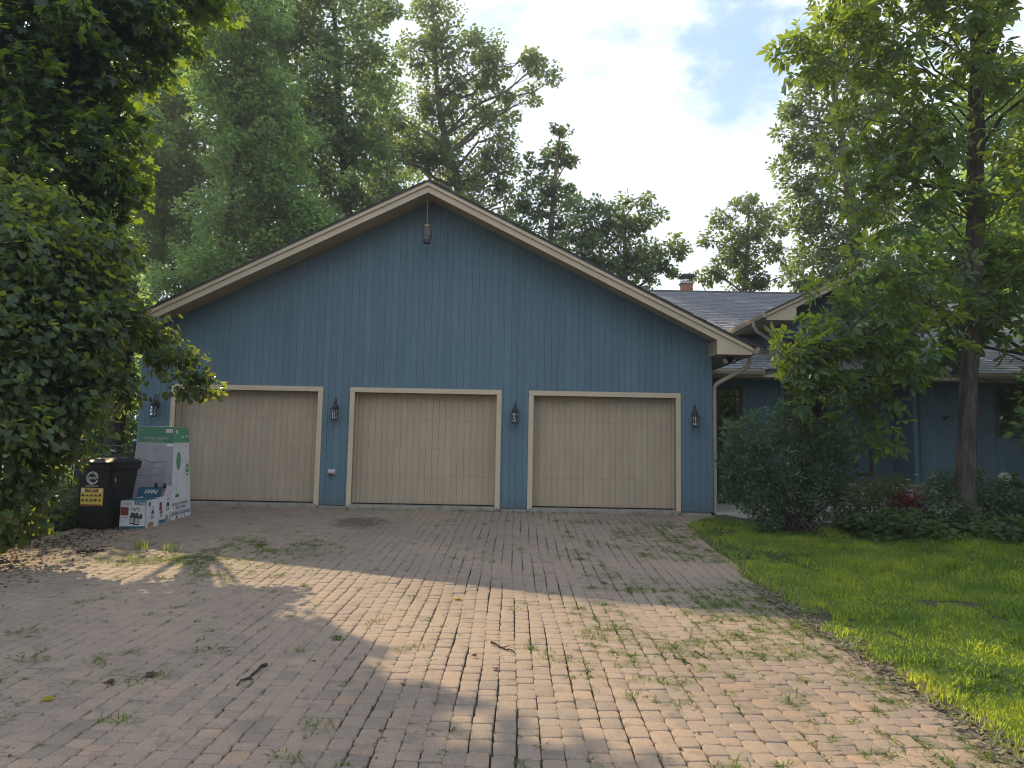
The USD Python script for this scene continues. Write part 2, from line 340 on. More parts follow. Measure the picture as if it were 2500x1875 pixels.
def paver_material():
    """Tumbled concrete pavers: a tone per stone, speckled aggregate, dirt drifting over the drive, an oil patch near the doors."""
    nodes = {
        'g': ('geometry', {}), 'tc': ('texture_coordinate', {}), 'oi': ('object_info', {}),
        'big': ('noise_texture', {'scale': 0.55, 'detail': 5, 'roughness': 0.6}),
        'bigr': ('rgb_ramp', {'ramp': [(0.34, (0.228, 0.186, 0.150)), (0.5, (0.275, 0.220, 0.174)), (0.66, (0.312, 0.246, 0.190))]}),
        'ad': ('math', {'math_type': 'add'}), 'fr': ('math', {'math_type': 'fraction'}),
        'tone': ('rgb_ramp', {'ramp': [(0.0, (0.76, 0.79, 0.82)), (0.25, (0.92, 0.93, 0.94)), (0.65, (1.02, 1.0, 0.98)), (0.9, (1.09, 1.04, 0.99)), (1.0, (1.14, 1.04, 0.95))]}),
        'm1': ('mix', {'mix_type': 'multiply', 'fac': 1.0}),
        'sp': ('noise_texture', {'scale': 150, 'detail': 3, 'roughness': 0.8}),
        'spr': ('rgb_ramp', {'ramp': [(0.30, (0.45, 0.45, 0.45)), (0.46, (0.92, 0.92, 0.92)), (0.58, (1.04, 1.04, 1.04)), (0.68, (1.75, 1.72, 1.66))]}),
        'm2': ('mix', {'mix_type': 'multiply', 'fac': 1.0}),
        'mid': ('noise_texture', {'scale': 5.0, 'detail': 5, 'roughness': 0.65}),
        'midr': ('map_range', {'range_type': 'smoothstep', 'from_min': 0.50, 'from_max': 0.72, 'to_min': 0.0, 'to_max': 0.62, 'clamp': True}),
        'm3': ('mix', {'mix_type': 'mix', 'color2': (0.135, 0.120, 0.100)}),
        'mo': ('mapping', {'location': (1.05, 1.75, 0.1), 'scale': (1.25, 1.05, 0.2)}),
        'og': ('gradient_texture', {'gradient_type': 'spherical'}),
        'on': ('math', {'math_type': 'multiply'}), 'onr': ('map_range', {'range_type': 'smoothstep', 'from_min': 0.10, 'from_max': 0.34, 'to_min': 0, 'to_max': 0.72, 'clamp': True}),
        'm4': ('mix', {'mix_type': 'mix', 'color2': (0.062, 0.052, 0.045)}),
        'b1': ('bump', {'strength': 0.45, 'distance': 0.003}), 'bn': ('noise_texture', {'scale': 150, 'detail': 4, 'roughness': 0.7}),
        'p': ('principled_bsdf', {'roughness': 0.85, 'specular_ior_level': 0.3}),
    }
    links = [('tc.object', 'big.vector'), ('big.fac', 'bigr.fac'), ('g.random_per_island', 'ad.value1'), ('oi.random', 'ad.value2'), ('ad.value', 'fr.value1'), ('fr.value', 'tone.fac'),
             ('bigr.color', 'm1.color1'), ('tone.color', 'm1.color2'), ('tc.object', 'sp.vector'), ('sp.fac', 'spr.fac'), ('m1.color', 'm2.color1'), ('spr.color', 'm2.color2'),
             ('tc.object', 'mid.vector'), ('mid.fac', 'midr.value'), ('midr.result', 'm3.fac'), ('m2.color', 'm3.color1'),
             ('tc.object', 'mo.vector'), ('mo.vector', 'og.vector'), ('og.fac', 'on.value1'), ('mid.fac', 'on.value2'), ('on.value', 'onr.value'), ('onr.result', 'm4.fac'), ('m3.color', 'm4.color1'),
             ('tc.object', 'bn.vector'), ('bn.fac', 'b1.height'), ('b1.normal', 'p.normal'), ('m4.color', 'p.base_color')]
    M['paver'] = usdkit.material(stage, '/World/Looks/paver', nodes, links, surface='p.BSDF')


def pane_material(name, tint, fac):
    M[name] = usdkit.material(stage, f'/World/Looks/{name}', {'f': ('fresnel', {'IOR': 1.55}), 'mx': ('math', {'math_type': 'multiply_add', 'value2': 1.0, 'value3': fac}), 't': ('transparent_bsdf', {'color': tint}), 'g': ('glossy_bsdf', {'color': (0.9, 0.92, 0.95), 'roughness': 0.02}), 'x': ('mix_closure', {})},
                              [('f.fac', 'mx.value1'), ('mx.value', 'x.fac'), ('t.BSDF', 'x.closure1'), ('g.BSDF', 'x.closure2')], surface='x.closure')


paver_material()
pane_material('window_pane', (0.75, 0.8, 0.8), 0.06)
pane_material('lantern_glass', (0.85, 0.87, 0.86), 0.05)
# ---------------------------------------------------------------- ground, driveway
def G(y):
    """Height of the drive: flat near the road, rising to the garage."""
    return np.interp(y, [-60, -13.5, -9.6, -6.0, -0.05, 0.5], [-.60, -.48, -.445, -.365, -.055, -.055])


def XR(y): return 4.46 + 0.30 * np.clip((np.asarray(y) + 6.5) / 5.5, 0, 1) ** 1.5 + 0.84 * np.clip((np.asarray(y) + 1.15) / 1.1, 0, 1)
def XL(y): return -4.95 + 0.10 * np.sin(np.asarray(y) * 0.9)


def lawn_z(x, y):
    x, y = np.asarray(x, float), np.asarray(y, float)
    bed = 0.16 * np.exp(-(((x - 9.0) / 2.2) ** 2 + ((y + 0.9) / 1.3) ** 2))
    return G(y) + 0.012 + bed + 0.05 * (meshkit.noise(np.stack([x * 0.8, y * 0.8, 0 * x], -1), 3) - 0.5) * np.clip(np.abs(x) - 4.6, 0, 1)


def far(a, b, n): return list(np.geomspace(a, b, n))
gx = np.array([-v for v in far(400, 14, 10)] + list(np.arange(-13, -5.2, 0.6)) + [-5.0, -4.9] + list(np.arange(-4.6, 4.3, 0.8)) + [4.44, 4.52, 4.6, 4.7, 4.8, 4.9, 5.0] + list(np.arange(5.1, 13, 0.3)) + far(14, 400, 10))
gy = np.array([-v for v in far(400, 16, 9)] + list(np.arange(-15, 4.1, 0.25)) + far(5, 400, 12))
gX, gY = np.meshgrid(gx, gy)
under = (gX < XR(gY) + 0.0) & (gX > XL(gY)) & (gY < 0.3)
gZ = lawn_z(gX, gY); gZ[under] -= 0.075
i, j = np.meshgrid(np.arange(len(gy) - 1), np.arange(len(gx) - 1), indexing='ij'); nxx = len(gx)
gf = np.stack([i * nxx + j, i * nxx + j + 1, (i + 1) * nxx + j + 1, (i + 1) * nxx + j], -1).reshape(-1, 4)
obj('ground', (np.stack([gX, gY, gZ], -1).reshape(-1, 3), gf), 'soil', kind='structure', label='dark earth under the lawn, garden bed and trees', cat='ground', smooth=True)

by = np.arange(-14.0, 0.01, 0.25); bu = np.linspace(0, 1, 12)
bX = XL(by)[:, None] * (1 - bu) + XR(by)[:, None] * bu; bY = np.repeat(by[:, None], 12, 1); bZ = G(bY) - 0.020
i, j = np.meshgrid(np.arange(len(by) - 1), np.arange(11), indexing='ij')
driveway = obj('driveway', (np.stack([bX, bY, bZ], -1).reshape(-1, 3), np.stack([i * 12 + j, i * 12 + j + 1, (i + 1) * 12 + j + 1, (i + 1) * 12 + j], -1).reshape(-1, 4)), 'joint_sand', kind='structure', label='driveway of small tumbled concrete pavers with weeds in its joints', cat='driveway', smooth=True)
# pavers in columns that run towards the garage, mixed lengths
rg = np.random.default_rng(11); W_ = 0.1255
px_, py_, hx_, hy_ = [], [], [], []
for c in range(int((5.65 + 5.1) / W_) + 1):
    x0 = -5.05 + c * W_
    y = -0.075 - rg.uniform(0, 0.08)
    while y > -13.6:
        L = rg.choice([0.040, 0.106, 0.130, 0.158, 0.175], p=[0.07, 0.36, 0.12, 0.37, 0.08]) + rg.uniform(-.003, .003)
        yc = y - L / 2
        xc = x0 + W_ / 2 + 0.016 * math.sin(yc * 0.7 + c * 0.02) + 0.007 * math.sin(yc * 2.3 + c) + rg.normal() * .0022
        if XL(yc) + 0.03 < xc < XR(yc) + 0.02:
            px_.append(xc); py_.append(yc); hx_.append(W_ / 2 - 0.0028); hy_.append(L / 2 - 0.0052)
        y -= L
px_, py_, hx_, hy_ = map(np.array, (px_, py_, hx_, hy_)); NP = len(px_)
sgn = np.array([(1, -1), (1, 1), (1, 1), (-1, 1), (-1, 1), (-1, -1), (-1, -1), (1, -1)], float)   # eight outline points, corners cut
cutx = np.array([0, 0, 1, 1, 0, 0, 1, 1], float); cuty = 1 - cutx


def paver_verts(k):
    n = len(k); c = np.minimum(0.012, hy_[k] * 0.5)[:, None] * rg.uniform(0.6, 1.3, (n, 8))
    ox = sgn[:, 0] * hx_[k][:, None] - sgn[:, 0] * cutx * c + rg.normal(0, .0012, (n, 8)); oy = sgn[:, 1] * hy_[k][:, None] - sgn[:, 1] * cuty * c + rg.normal(0, .0012, (n, 8))
    inset = np.minimum(0.006, hy_[k] * 0.3)[:, None]
    r = np.hypot(ox, oy) + 1e-9
    ix, iy = ox - np.sign(ox) * inset, oy - np.sign(oy) * inset
    z0 = rg.normal(0, .0022, n)[:, None]; tx, ty = rg.normal(0, .012, n)[:, None], rg.normal(0, .010, n)[:, None]
    X = np.concatenate([ox, ox, ix], 1) + px_[k][:, None]; Y = np.concatenate([oy, oy, iy], 1) + py_[k][:, None]
    dx, dy = X - px_[k][:, None], Y - py_[k][:, None]
    Z = G(Y) + z0 + tx * dx + ty * dy + np.concatenate([np.full((n, 8), -.035), np.full((n, 8), -.0055), np.zeros((n, 8))], 1)
    side = np.stack([ox / r, oy / r, 0 * r], -1); N = np.concatenate([side, side * 0.75 + [0, 0, 0.66], np.repeat([[[0, 0, 1.0]]], n, 0).repeat(8, 1) + side * 0.12], 1)
    return np.stack([X, Y, Z], -1), N / np.linalg.norm(N, axis=-1, keepdims=True)


q = np.arange(8); w = (q + 1) % 8
pf = np.vstack([np.stack([a * 8 + q, a * 8 + w, a * 8 + 8 + w], 1) for a in (0, 1)] + [np.stack([a * 8 + q, a * 8 + 8 + w, a * 8 + 8 + q], 1) for a in (0, 1)] + [np.array([[16, 17 + t, 18 + t] for t in range(6)])])
d = np.stack([px_, py_, G(py_)], 1) - CAM; dep = d @ _fw
u, v_ = 1250 + FPX * (d @ C_R) / dep, 937.5 - FPX * (d @ C_U) / dep
inview = (dep > 1) & (u > 15) & (u < 2485) & (v_ < 1862)
score = np.where(inview, hx_ * hy_ / dep ** 3, 0)
near = np.argsort(-score)[:300]; rest = np.setdiff1d(np.arange(NP), near)
V, N = paver_verts(rest)
tag(raw_mesh(prim_path('paver_field', driveway), V.reshape(-1, 3), (pf[None] + 24 * np.arange(len(rest))[:, None, None]).reshape(-1, 3), 'paver', N.reshape(-1, 3)), kind='stuff')
V, N = paver_verts(near)
for k in range(300):
    raw_mesh(prim_path('paver', driveway), V[k], pf, 'paver', N[k])

# ---------------------------------------------------------------- garage
def plank(x0, x1, zb, zt0, zt1, yf, yb, e=0.0022):
    """One vertical board with eased front edges; its top may slope."""
    v = [(x0, yb, zb), (x1, yb, zb), (x1, yb, zt1), (x0, yb, zt0), (x0, yf + e, zb), (x1, yf + e, zb), (x1, yf + e, zt1), (x0, yf + e, zt0),
         (x0 + e, yf, zb + e), (x1 - e, yf, zb + e), (x1 - e, yf, zt1 - e), (x0 + e, yf, zt0 - e)]
    f = [(8, 9, 10, 11), (4, 5, 9, 8), (5, 6, 10, 9), (6, 7, 11, 10), (7, 4, 8, 11), (0, 1, 5, 4), (1, 2, 6, 5), (2, 3, 7, 6), (3, 0, 4, 7)]
    return v, f


def boards(parent, name, x0, x1, width, yf, yb, zb, zt, m, skip=(), gap=0.0030, rgb=None):
    """A wall clad in vertical boards, each a part. skip: (xa, xb, za, zb) openings."""
    r_ = rgb or np.random.default_rng(5); n = int(round((x1 - x0) / width)); xs = np.linspace(x0, x1, n + 1)
    for a, b in zip(xs[:-1], xs[1:]):
        cuts = sorted({a, b, *[c for s in skip for c in s[:2] if a + .006 < c < b - .006]})
        for p, q_ in zip(cuts[:-1], cuts[1:]):
            mid = (p + q_) / 2; pieces = [(zb, None)]
            for s in skip:
                if s[0] - 1e-6 < mid < s[1] + 1e-6:
                    pieces = [(zb, s[2]), (s[3], None)] if s[2] > zb + .02 else [(s[3], None)]
            g0 = gap / 2 if p == a else 0.0; g1 = gap / 2 if q_ == b else 0.0; dy = r_.uniform(-.0016, .0016)
            for lo, hi in pieces:
                t0, t1 = (zt(p + g0), zt(q_ - g1)) if hi is None else (hi, hi)
                obj(name, plank(p + g0, q_ - g1, lo, t0, t1, yf + dy, yb), m, parent)


garage = thing('garage', 'blue board-sided three-bay garage with a low gable and tan trim', 'garage')
DP, OW, TW, TT = 3.46, 1.373, 0.095, 2.259            # door pitch, half opening, trim width, trim top
ceil_z = lambda x: 5.985 - 0.5 * abs(x)
holes = [(k * DP - OW - TW, k * DP + OW + TW, -0.1, TT) for k in (-1, 0, 1)]
boards(garage, 'wall_board', -5.55, 5.55, 0.1306, 0.0, 0.018, -0.005, ceil_z, 'blue_siding', holes)
mb = MB()
mb.prism([(-5.5, TT), (5.5, TT), (5.5, ceil_z(5.5) + .05), (0, ceil_z(0) + .05), (-5.5, ceil_z(5.5) + .05)], 0.019, 0.12)
edges = [-5.5] + [e for k in (-1, 0, 1) for e in (k * DP - OW - 0.03, k * DP + OW + 0.03)] + [5.5]
for a, b in zip(edges[0::2], edges[1::2]): mb.box((a, .019, 0.0), (b, .12, TT - .002))
mb.box((-5.548, 0.02, 0.0), (-5.45, 9.0, 3.2)); mb.box((5.45, 0.02, 0.0), (5.548, 9.0, 3.2)); mb.box((-5.44, 8.9, 0), (5.44, 9.0, 3.2))
mb.prism([(-5.5, 3.2), (5.5, 3.2), (0, 5.95)], 8.9, 9.0)
obj('wall', mb, 'blue_siding', garage)
mb = MB(); mb.box((-5.52, 0.03, -.4), (5.52, 8.98, -0.012)); obj('foundation', mb, 'concrete', garage)
# roof: dark shingle layer over a tan deck, fascia in two steps with boxed returns
mb = MB()
for s in (-1, 1): mb.prism([(0, 6.19), (s * 6.15, 3.115), (s * 6.15, 3.08), (0, 6.155)], -0.645, 9.4)
g_roof = obj('roof', mb, 'roof_edge', garage)
rr = np.random.default_rng(3)
for s in (-1, 1):                                    # uneven shingle ends along both rakes
    for k in range(46):
        x = s * (0.05 + k * 0.133); mb = MB(); h = rr.uniform(.008, .016)
        sl = -s * 0.5 * s
        za, zb_ = 6.19 - 0.5 * abs(x), 6.19 - 0.5 * (abs(x) + .16)
        xb = x + s * .16; e = rr.uniform(.004, .022)
        v = [(x, -.645 - e, za), (xb, -.645 - e, zb_), (xb, -.1, zb_), (x, -.1, za), (x, -.645 - e, za + .003), (xb, -.645 - e, zb_ + h + .004), (xb, -.1, zb_ + h + .004), (x, -.1, za + .003)]
        f = [(0, 1, 5, 4), (1, 2, 6, 5), (4, 5, 6, 7), (3, 0, 4, 7), (2, 3, 7, 6), (0, 3, 2, 1)]
        obj('shingle', mb.add(v, f), 'roof_edge', g_roof)
mb = MB(); mb.prism([(0, 6.152), (6.1, 3.102), (6.1, 3.0), (0, 5.99), (-6.1, 3.0), (-6.1, 3.102)], -0.574, 9.3); obj('soffit', mb, 'tan_paint', garage)
for s in (-1, 1):
    mb = MB(); mb.prism([(s * .001, 6.150), (s * 6.13, 3.086), (s * 6.13, 3.016), (s * .001, 6.080)], -0.632, -0.575); obj('rake_trim', mb, 'tan_trim', garage)
    mb = MB(); mb.prism([(s * .0015, 6.077), (s * 6.12, 3.018), (s * 6.12, 2.955), (s * 5.47, 2.955), (s * 5.47, 3.225), (s * .0015, 5.955)], -0.60, -0.5755); obj('fascia', mb, 'tan_trim', garage)
    mb = MB(); mb.prism([(s * 5.475, 2.962), (s * 6.095, 2.962), (s * 6.095, 3.02), (s * 5.475, 3.235)], -0.5752, -0.003); mb.box((s * 5.556, 0, 2.962), (s * 6.09, 9.3, 2.985)); mb.box((s * 6.1, -.574, 2.957), (s * 6.12, 9.3, 3.095)); obj('eave_box', mb, 'tan_paint', garage)
    mb = MB(); gp = [(6.122, 3.085), (6.128, 3.085), (6.128, 2.985), (6.215, 2.985), (6.255, 3.06), (6.262, 3.098), (6.268, 3.098), (6.262, 3.055), (6.222, 2.978), (6.122, 2.978)]
    mb.prism([(s * x, z) for x, z in gp], -0.60, 9.3); mb.prism([(s * 6.123, 3.08), (s * 6.123, 2.98), (s * 6.218, 2.98), (s * 6.26, 3.095)], -0.604, -0.600); obj('gutter', mb, 'tan_metal', garage)
mb = MB()
pts = np.array([(6.17, -.30, 2.985), (6.17, -.30, 2.86), (6.14, -.29, 2.78), (6.05, -.25, 2.71), (5.70, -.02, 2.50), (5.625, .04, 2.44), (5.60, .07, 2.36), (5.60, .07, -0.02)])
mb.tube(pts, 0.042, 10); obj('downspout', mb, 'tan_metal', garage)
for k in (-1, 0, 1):
    cx = k * DP
    mb = MB(); mb.box((cx - OW - TW, -.024, TT - .095), (cx + OW + TW, .02, TT), bev=.004); obj('door_trim', mb, 'tan_trim', garage)
    for s in (-1, 1):
        mb = MB(); mb.box((cx + s * OW, -.022, -.03), (cx + s * (OW + TW), .02, TT - .0955), bev=.004); obj('door_trim', mb, 'tan_trim', garage)
    mb = MB(); mb.box((cx - OW - .03, -.012, 0.0), (cx - OW, .25, TT - .097)); mb.box((cx + OW, -.012, 0.0), (cx + OW + .03, .25, TT - .097)); mb.box((cx - OW - .03, -.012, TT - .0965), (cx + OW + .03, .25, TT - .07))
    mb.box((cx - OW, .13, 0.035), (cx - OW + .045, .16, TT - .1)); mb.box((cx + OW - .045, .13, .035), (cx + OW, .16, TT - .1)); obj('door_jamb', mb, 'tan_paint', garage)
    mb = MB(); mb.box((cx - OW - .06, -.035, -.3), (cx + OW + .06, .5, .012), bev=.012); obj('door_sill', mb, 'sill_concrete', garage)
    mb = MB(); mb.box((cx - OW + .003, .195, .035), (cx + OW - .003, .22, 2.20)); gd = obj('garage_door', mb, 'tan_paint', garage)
    rb = np.random.default_rng(40 + k); nb = 22; xs = np.linspace(cx - OW + .004, cx + OW - .004, nb + 1); zs = [0.034, 0.57, 1.11, 1.65, 2.19]
    for a, b in zip(xs[:-1], xs[1:]):
        for z0, z1 in zip(zs[:-1], zs[1:]):
            dy = rb.uniform(-.0012, .0012); obj('door_board', plank(a + .0014, b - .0014, z0 + .0008, z1 - .0008, z1 - .0008, .178 + dy * .6, .194, .0018), 'tan_paint', gd)
    mb = MB(); mb.box((cx - OW + .002, .175, .014), (cx + OW - .002, .192, .031)); obj('seal', mb, 'rubber', gd)

# ---------------------------------------------------------------- house behind and to the right of the garage
house = thing('house', 'dark blue house wing behind the garage with grey shingle roof and recessed entry', 'house')
EY, EZ, RY, RZ = 2.5, 3.07, 9.16, 6.40
zr = lambda y: EZ + 0.5 * (y - EY)
mb = MB()
mb.prism([(EY + .02, EZ - .02), (RY, RZ - .012), (RY + 6, RZ - 3.0), (RY + 6, RZ - 3.1), (RY, RZ - .13), (EY + .02, EZ - .12)], 3.0, 19.0, axis='x')
roof = obj('roof', mb, 'shingle', house)
tabs = []
rt = np.random.default_rng(21); nv = np.array([0, -.447, .894]); sv = np.array([0, .894, .447])
def tab(x0, x1, s0, expo, org=np.array([0, EY, EZ])):
    h = rt.uniform(.008, .017); b0 = org + sv * s0; b1 = org + sv * (s0 + expo * 1.25)
    P = [b0 + [x0, 0, 0], b0 + [x1, 0, 0], b1 + [x1, 0, 0], b1 + [x0, 0, 0]]
    return np.array([*(p - nv * .01 for p in P), P[0] + nv * h, P[1] + nv * h, P[2] + nv * .001, P[3] + nv * .001])
tf = np.array([(0, 1, 5, 4), (1, 2, 6, 5), (2, 3, 7, 6), (3, 0, 4, 7), (4, 5, 6, 7)])
EXPO = 0.165
for row in range(45):
    s0 = -0.02 + row * EXPO
    if s0 + EXPO * 1.25 > 7.44: break
    for xa, xb in ((4.2, 10.6), (10.6, 17.5)):
        x = xa + rt.uniform(-.2, 0)
        while x < xb:
            wd = rt.choice([.12, .18, .25, .33]); tabs.append(tab(max(x, xa), min(x + wd - .004, xb), s0 + rt.uniform(-.008, .008), EXPO)); x += wd
tabs = np.array(tabs); cen = tabs.mean(1); vis = ((cen[:, 0] > 6.2) & (cen[:, 0] < 8.4) | (cen[:, 0] > 12)) & (cen[:, 1] < 6)
order = np.argsort(np.where(vis, np.linalg.norm(cen - CAM, axis=1), 1e6)); nearest, others = order[:300], order[300:]
for k in nearest: obj('shingle', (tabs[k], tf), 'shingle', roof)
obj('shingle_field', (tabs[others].reshape(-1, 3), (tf[None] + 8 * np.arange(len(others))[:, None, None]).reshape(-1, 4)), 'shingle', roof, kind='stuff')
mb = MB()
for k in range(58): x = 3.2 + k * .25; mb.prism([(RY - .14, RZ - .055), (RY, RZ + .022), (RY + .14, RZ - .055), (RY + .14, RZ - .075), (RY, RZ - .0), (RY - .14, RZ - .075)], x, x + .246, axis='x')
obj('ridge_cap', mb, 'roof_edge', roof)
# eaves
mb = MB(); mb.box((5.6, EY + .03, 2.88), (7.9, EY + .055, 3.045)); mb.box((11.2, EY + .03, 2.88), (19, EY + .055, 3.045)); obj('fascia', mb, 'tan_trim', house)
mb = MB(); mb.box((5.6, EY + .056, 2.885), (8.05, 3.1, 2.91)); mb.box((11.2, EY + .056, 2.885), (19, 3.1, 2.91)); obj('soffit', mb, 'tan_paint', house)
gp = [(0, 0), (.006, 0), (.006, -.10), (.085, -.10), (.118, -.03), (.124, .012), (.130, .012), (.124, -.035), (.09, -.107), (0, -.107)]
def gutter(x0, x1):
    m_ = MB(); m_.prism([(EY + .03 - a, 3.035 + b) for a, b in gp], x0, x1, axis='x'); return m_
obj('gutter', gutter(5.9, 7.45), 'tan_metal', house); obj('gutter', gutter(11.9, 19.0), 'tan_metal', house)
# walls
w1 = (5.95, 7.16, 1.72, 2.68); w2 = (13.18, 14.75, 1.62, 2.78)
boards(house, 'wall_board', 5.65, 8.12, 0.2, 3.1, 3.118, 0.04, lambda x: 2.90, 'blue_siding', [w1])
boards(house, 'wall_board', 11.15, 18.0, 0.2, 3.1, 3.118, 0.04, lambda x: 2.90, 'blue_siding', [w2])
mb = MB()
for x0, x1, w_ in ((5.6, 8.1, w1), (11.17, 18.0, w2)):
    mb.box((x0, 3.119, -.3), (x1, 3.2, w_[2])); mb.box((x0, 3.119, w_[3]), (x1, 3.2, 3.15)); mb.box((x0, 3.119, w_[2]), (w_[0], 3.2, w_[3])); mb.box((w_[1], 3.119, w_[2]), (x1, 3.2, w_[3]))
mb.box((8.02, 3.02, -.2), (8.12, 5.4, 4.2)); mb.box((11.15, 3.0, -.2), (11.25, 5.4, 4.2)); mb.box((17.9, 3.2, -.2), (18, 14, 3.2)); mb.box((5.6, 13.9, -.2), (18, 14, 3.2))
mb.box((8.13, 4.45, -.2), (9.6, 4.55, 4.6)); mb.box((9.55, 3.92, -.2), (11.14, 4.02, 4.6)); mb.box((9.55, 4.02, -.2), (9.65, 4.44, 4.6))
obj('wall', mb, 'blue_siding', house)
boards(house, 'wall_board', 9.56, 11.14, 0.2, 3.9, 3.918, 0.3, lambda x: 4.2, 'blue_siding', [(10.18, 10.62, .62, 1.42)])
mb = MB(); mb.box((8.1, 2.9, -.2), (11.16, 4.45, .22)); obj('porch_floor', mb, 'concrete', house)


def window(x0, x1, z0, z1, y, mulls, fm, parent, depth=.10):
    m_ = MB(); t = .055
    m_.box((x0, y - .022, z0), (x0 + t, y + depth, z1), bev=.004); m_.box((x1 - t, y - .022, z0), (x1, y + depth, z1), bev=.004)
    m_.box((x0 + t, y - .02, z1 - t), (x1 - t, y + depth, z1), bev=.004); m_.box((x0 + t, y - .03, z0), (x1 - t, y + depth, z0 + t), bev=.004)
    for mx in mulls: m_.box((mx - .025, y - .012, z0 + t), (mx + .025, y + depth - .02, z1 - t), bev=.003)
    fr = obj('window', m_, fm, parent)
    m_ = MB(); m_.box((x0 + t - .01, y + .030, z0 + t - .01), (x1 - t + .01, y + .036, z1 - t + .01)); obj('pane', m_, 'window_pane', fr)
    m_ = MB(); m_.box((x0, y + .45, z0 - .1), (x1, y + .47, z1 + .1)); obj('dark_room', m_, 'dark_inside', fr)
    return fr
window(*w1, 3.1, [6.55], 'brown_frame', house); window(*w2, 3.1, [13.98], 'brown_frame', house); window(10.18, 10.62, .62, 1.42, 3.9, [], 'brown_frame', house)
mb = MB(); mb.box((8.75, 4.40, .22), (9.52, 4.445, 2.42), bev=.004); dr = obj('front_door', mb, 'red_wood', house)
for z0, z1 in ((.36, 1.05), (1.15, 1.75), (1.85, 2.3)):
    for x0 in (8.83, 9.16): mb = MB(); mb.box((x0, 4.385, z0), (x0 + .28, 4.402, z1), bev=.012); obj('panel', mb, 'red_wood', dr)
mb = MB(); mb.box((8.66, 4.37, .22), (8.745, 4.448, 2.5), bev=.004); mb.box((8.745, 4.37, 2.425), (9.54, 4.448, 2.5), bev=.004); obj('door_frame', mb, 'brown_frame', house)
mb = MB(); mb.box((8.16, 3.02, .22), (8.34, 3.2, 3.85), bev=.008); obj('post', mb, 'brown_frame', house)
# entry gable
AX, AZ, EX0, EX1 = 9.65, 5.465, 7.5, 11.8
mb = MB()
for s in (-1, 1): mb.prism([(AX, AZ), (AX + s * 2.17, AZ - 1.085), (AX + s * 2.17, AZ - 1.12), (AX, AZ - .035)], 2.36, 8.2)
gr_ = obj('entry_roof', mb, 'roof_edge', house)
mb = MB(); mb.prism([(AX, AZ - .037), (AX + 2.13, AZ - 1.102), (AX + 2.13, AZ - 1.2), (AX, AZ - .19), (AX - 2.13, AZ - 1.2), (AX - 2.13, AZ - 1.102)], 2.43, 7.8); obj('entry_soffit', mb, 'tan_paint', house)
for s in (-1, 1):
    mb = MB(); mb.prism([(AX + s * .001, AZ - .038), (AX + s * 2.155, AZ - 1.115), (AX + s * 2.155, AZ - 1.185), (AX + s * .001, AZ - .108)], 2.375, 2.43); obj('rake_trim', mb, 'tan_trim', house)
    mb = MB(); mb.prism([(AX + s * .0015, AZ - .111), (AX + s * 2.145, AZ - 1.183), (AX + s * 2.145, AZ - 1.27), (AX + s * 1.46, AZ - 1.27), (AX + s * 1.46, AZ - .965), (AX + s * .0015, AZ - .236)], 2.405, 2.429); obj('fascia', mb, 'tan_trim', house)
    mb = MB(); mb.prism([(AX + s * 1.465, AZ - 1.265), (AX + s * 2.125, AZ - 1.265), (AX + s * 2.125, AZ - 1.2), (AX + s * 1.465, AZ - .95)], 2.43, 3.0); mb.box((AX + s * 1.62, 3.0, AZ - 1.265), (AX + s * 2.12, 5.2, AZ - 1.24)); mb.box((AX + s * 2.128, 2.43, AZ - 1.26), (AX + s * 2.148, 5.2, AZ - 1.11)); obj('eave_box', mb, 'tan_paint', house)
    mb = MB(); mb.prism([(AX + s * (2.15 + a), AZ - 1.11 + b) for a, b in gp], 2.40, 5.3); mb.prism([(AX + s * (2.151 + a), AZ - 1.11 + b) for a, b in ((0, 0), (0, -.1), (.088, -.1), (.122, .008))], 2.396, 2.4); obj('gutter', mb, 'tan_metal', house)
mb = MB(); mb.prism([(8.13, 3.85), (11.14, 3.85), (11.14, 4.75), (AX, AZ - .24), (8.13, 4.7)], 3.0, 3.08); mb.box((8.121, 3.02, 3.83), (11.149, 3.18, 3.849)); obj('gable_wall', mb, 'blue_siding', house)
mb = MB(); mb.tube([(7.42, 3.02, 4.27), (7.42, 3.02, 4.14), (7.50, 3.02, 4.02), (7.98, 3.05, 3.74), (8.0, 3.05, 3.62), (8.0, 3.05, 3.33)], .04, 10); obj('downspout', mb, 'tan_metal', house)
# concrete walk in front of the recess
mb = MB(); mb.prism([(5.60, -.04), (5.95, -.55), (6.6, -1.15), (7.4, -1.55), (8.4, -1.5), (10.2, .2), (12.5, .4), (12.5, 3.09), (5.62, 3.09)], -.3, -.012, axis='z')
obj('front_walk', mb, 'concrete', kind='structure', label='grey concrete walk from the garage corner to the front door', cat='path')
# timber bench in front of the entry wall
t = thing('bench', 'tan timber bench ledge along the entry wall behind the flower bed', 'bench')
mb = MB(); mb.box((8.9, 2.16, .44), (11.7, 2.56, .50), bev=.006); obj('seat', mb, 'deck_wood', t)
mb = MB(); mb.box((8.95, 2.19, .24), (11.65, 2.22, .435), bev=.004); obj('apron', mb, 'deck_wood', t)
for x in (9.0, 10.3, 11.55): mb = MB(); mb.box((x, 2.24, -.02), (x + .09, 2.5, .438), bev=.004); obj('leg', mb, 'deck_wood', t)
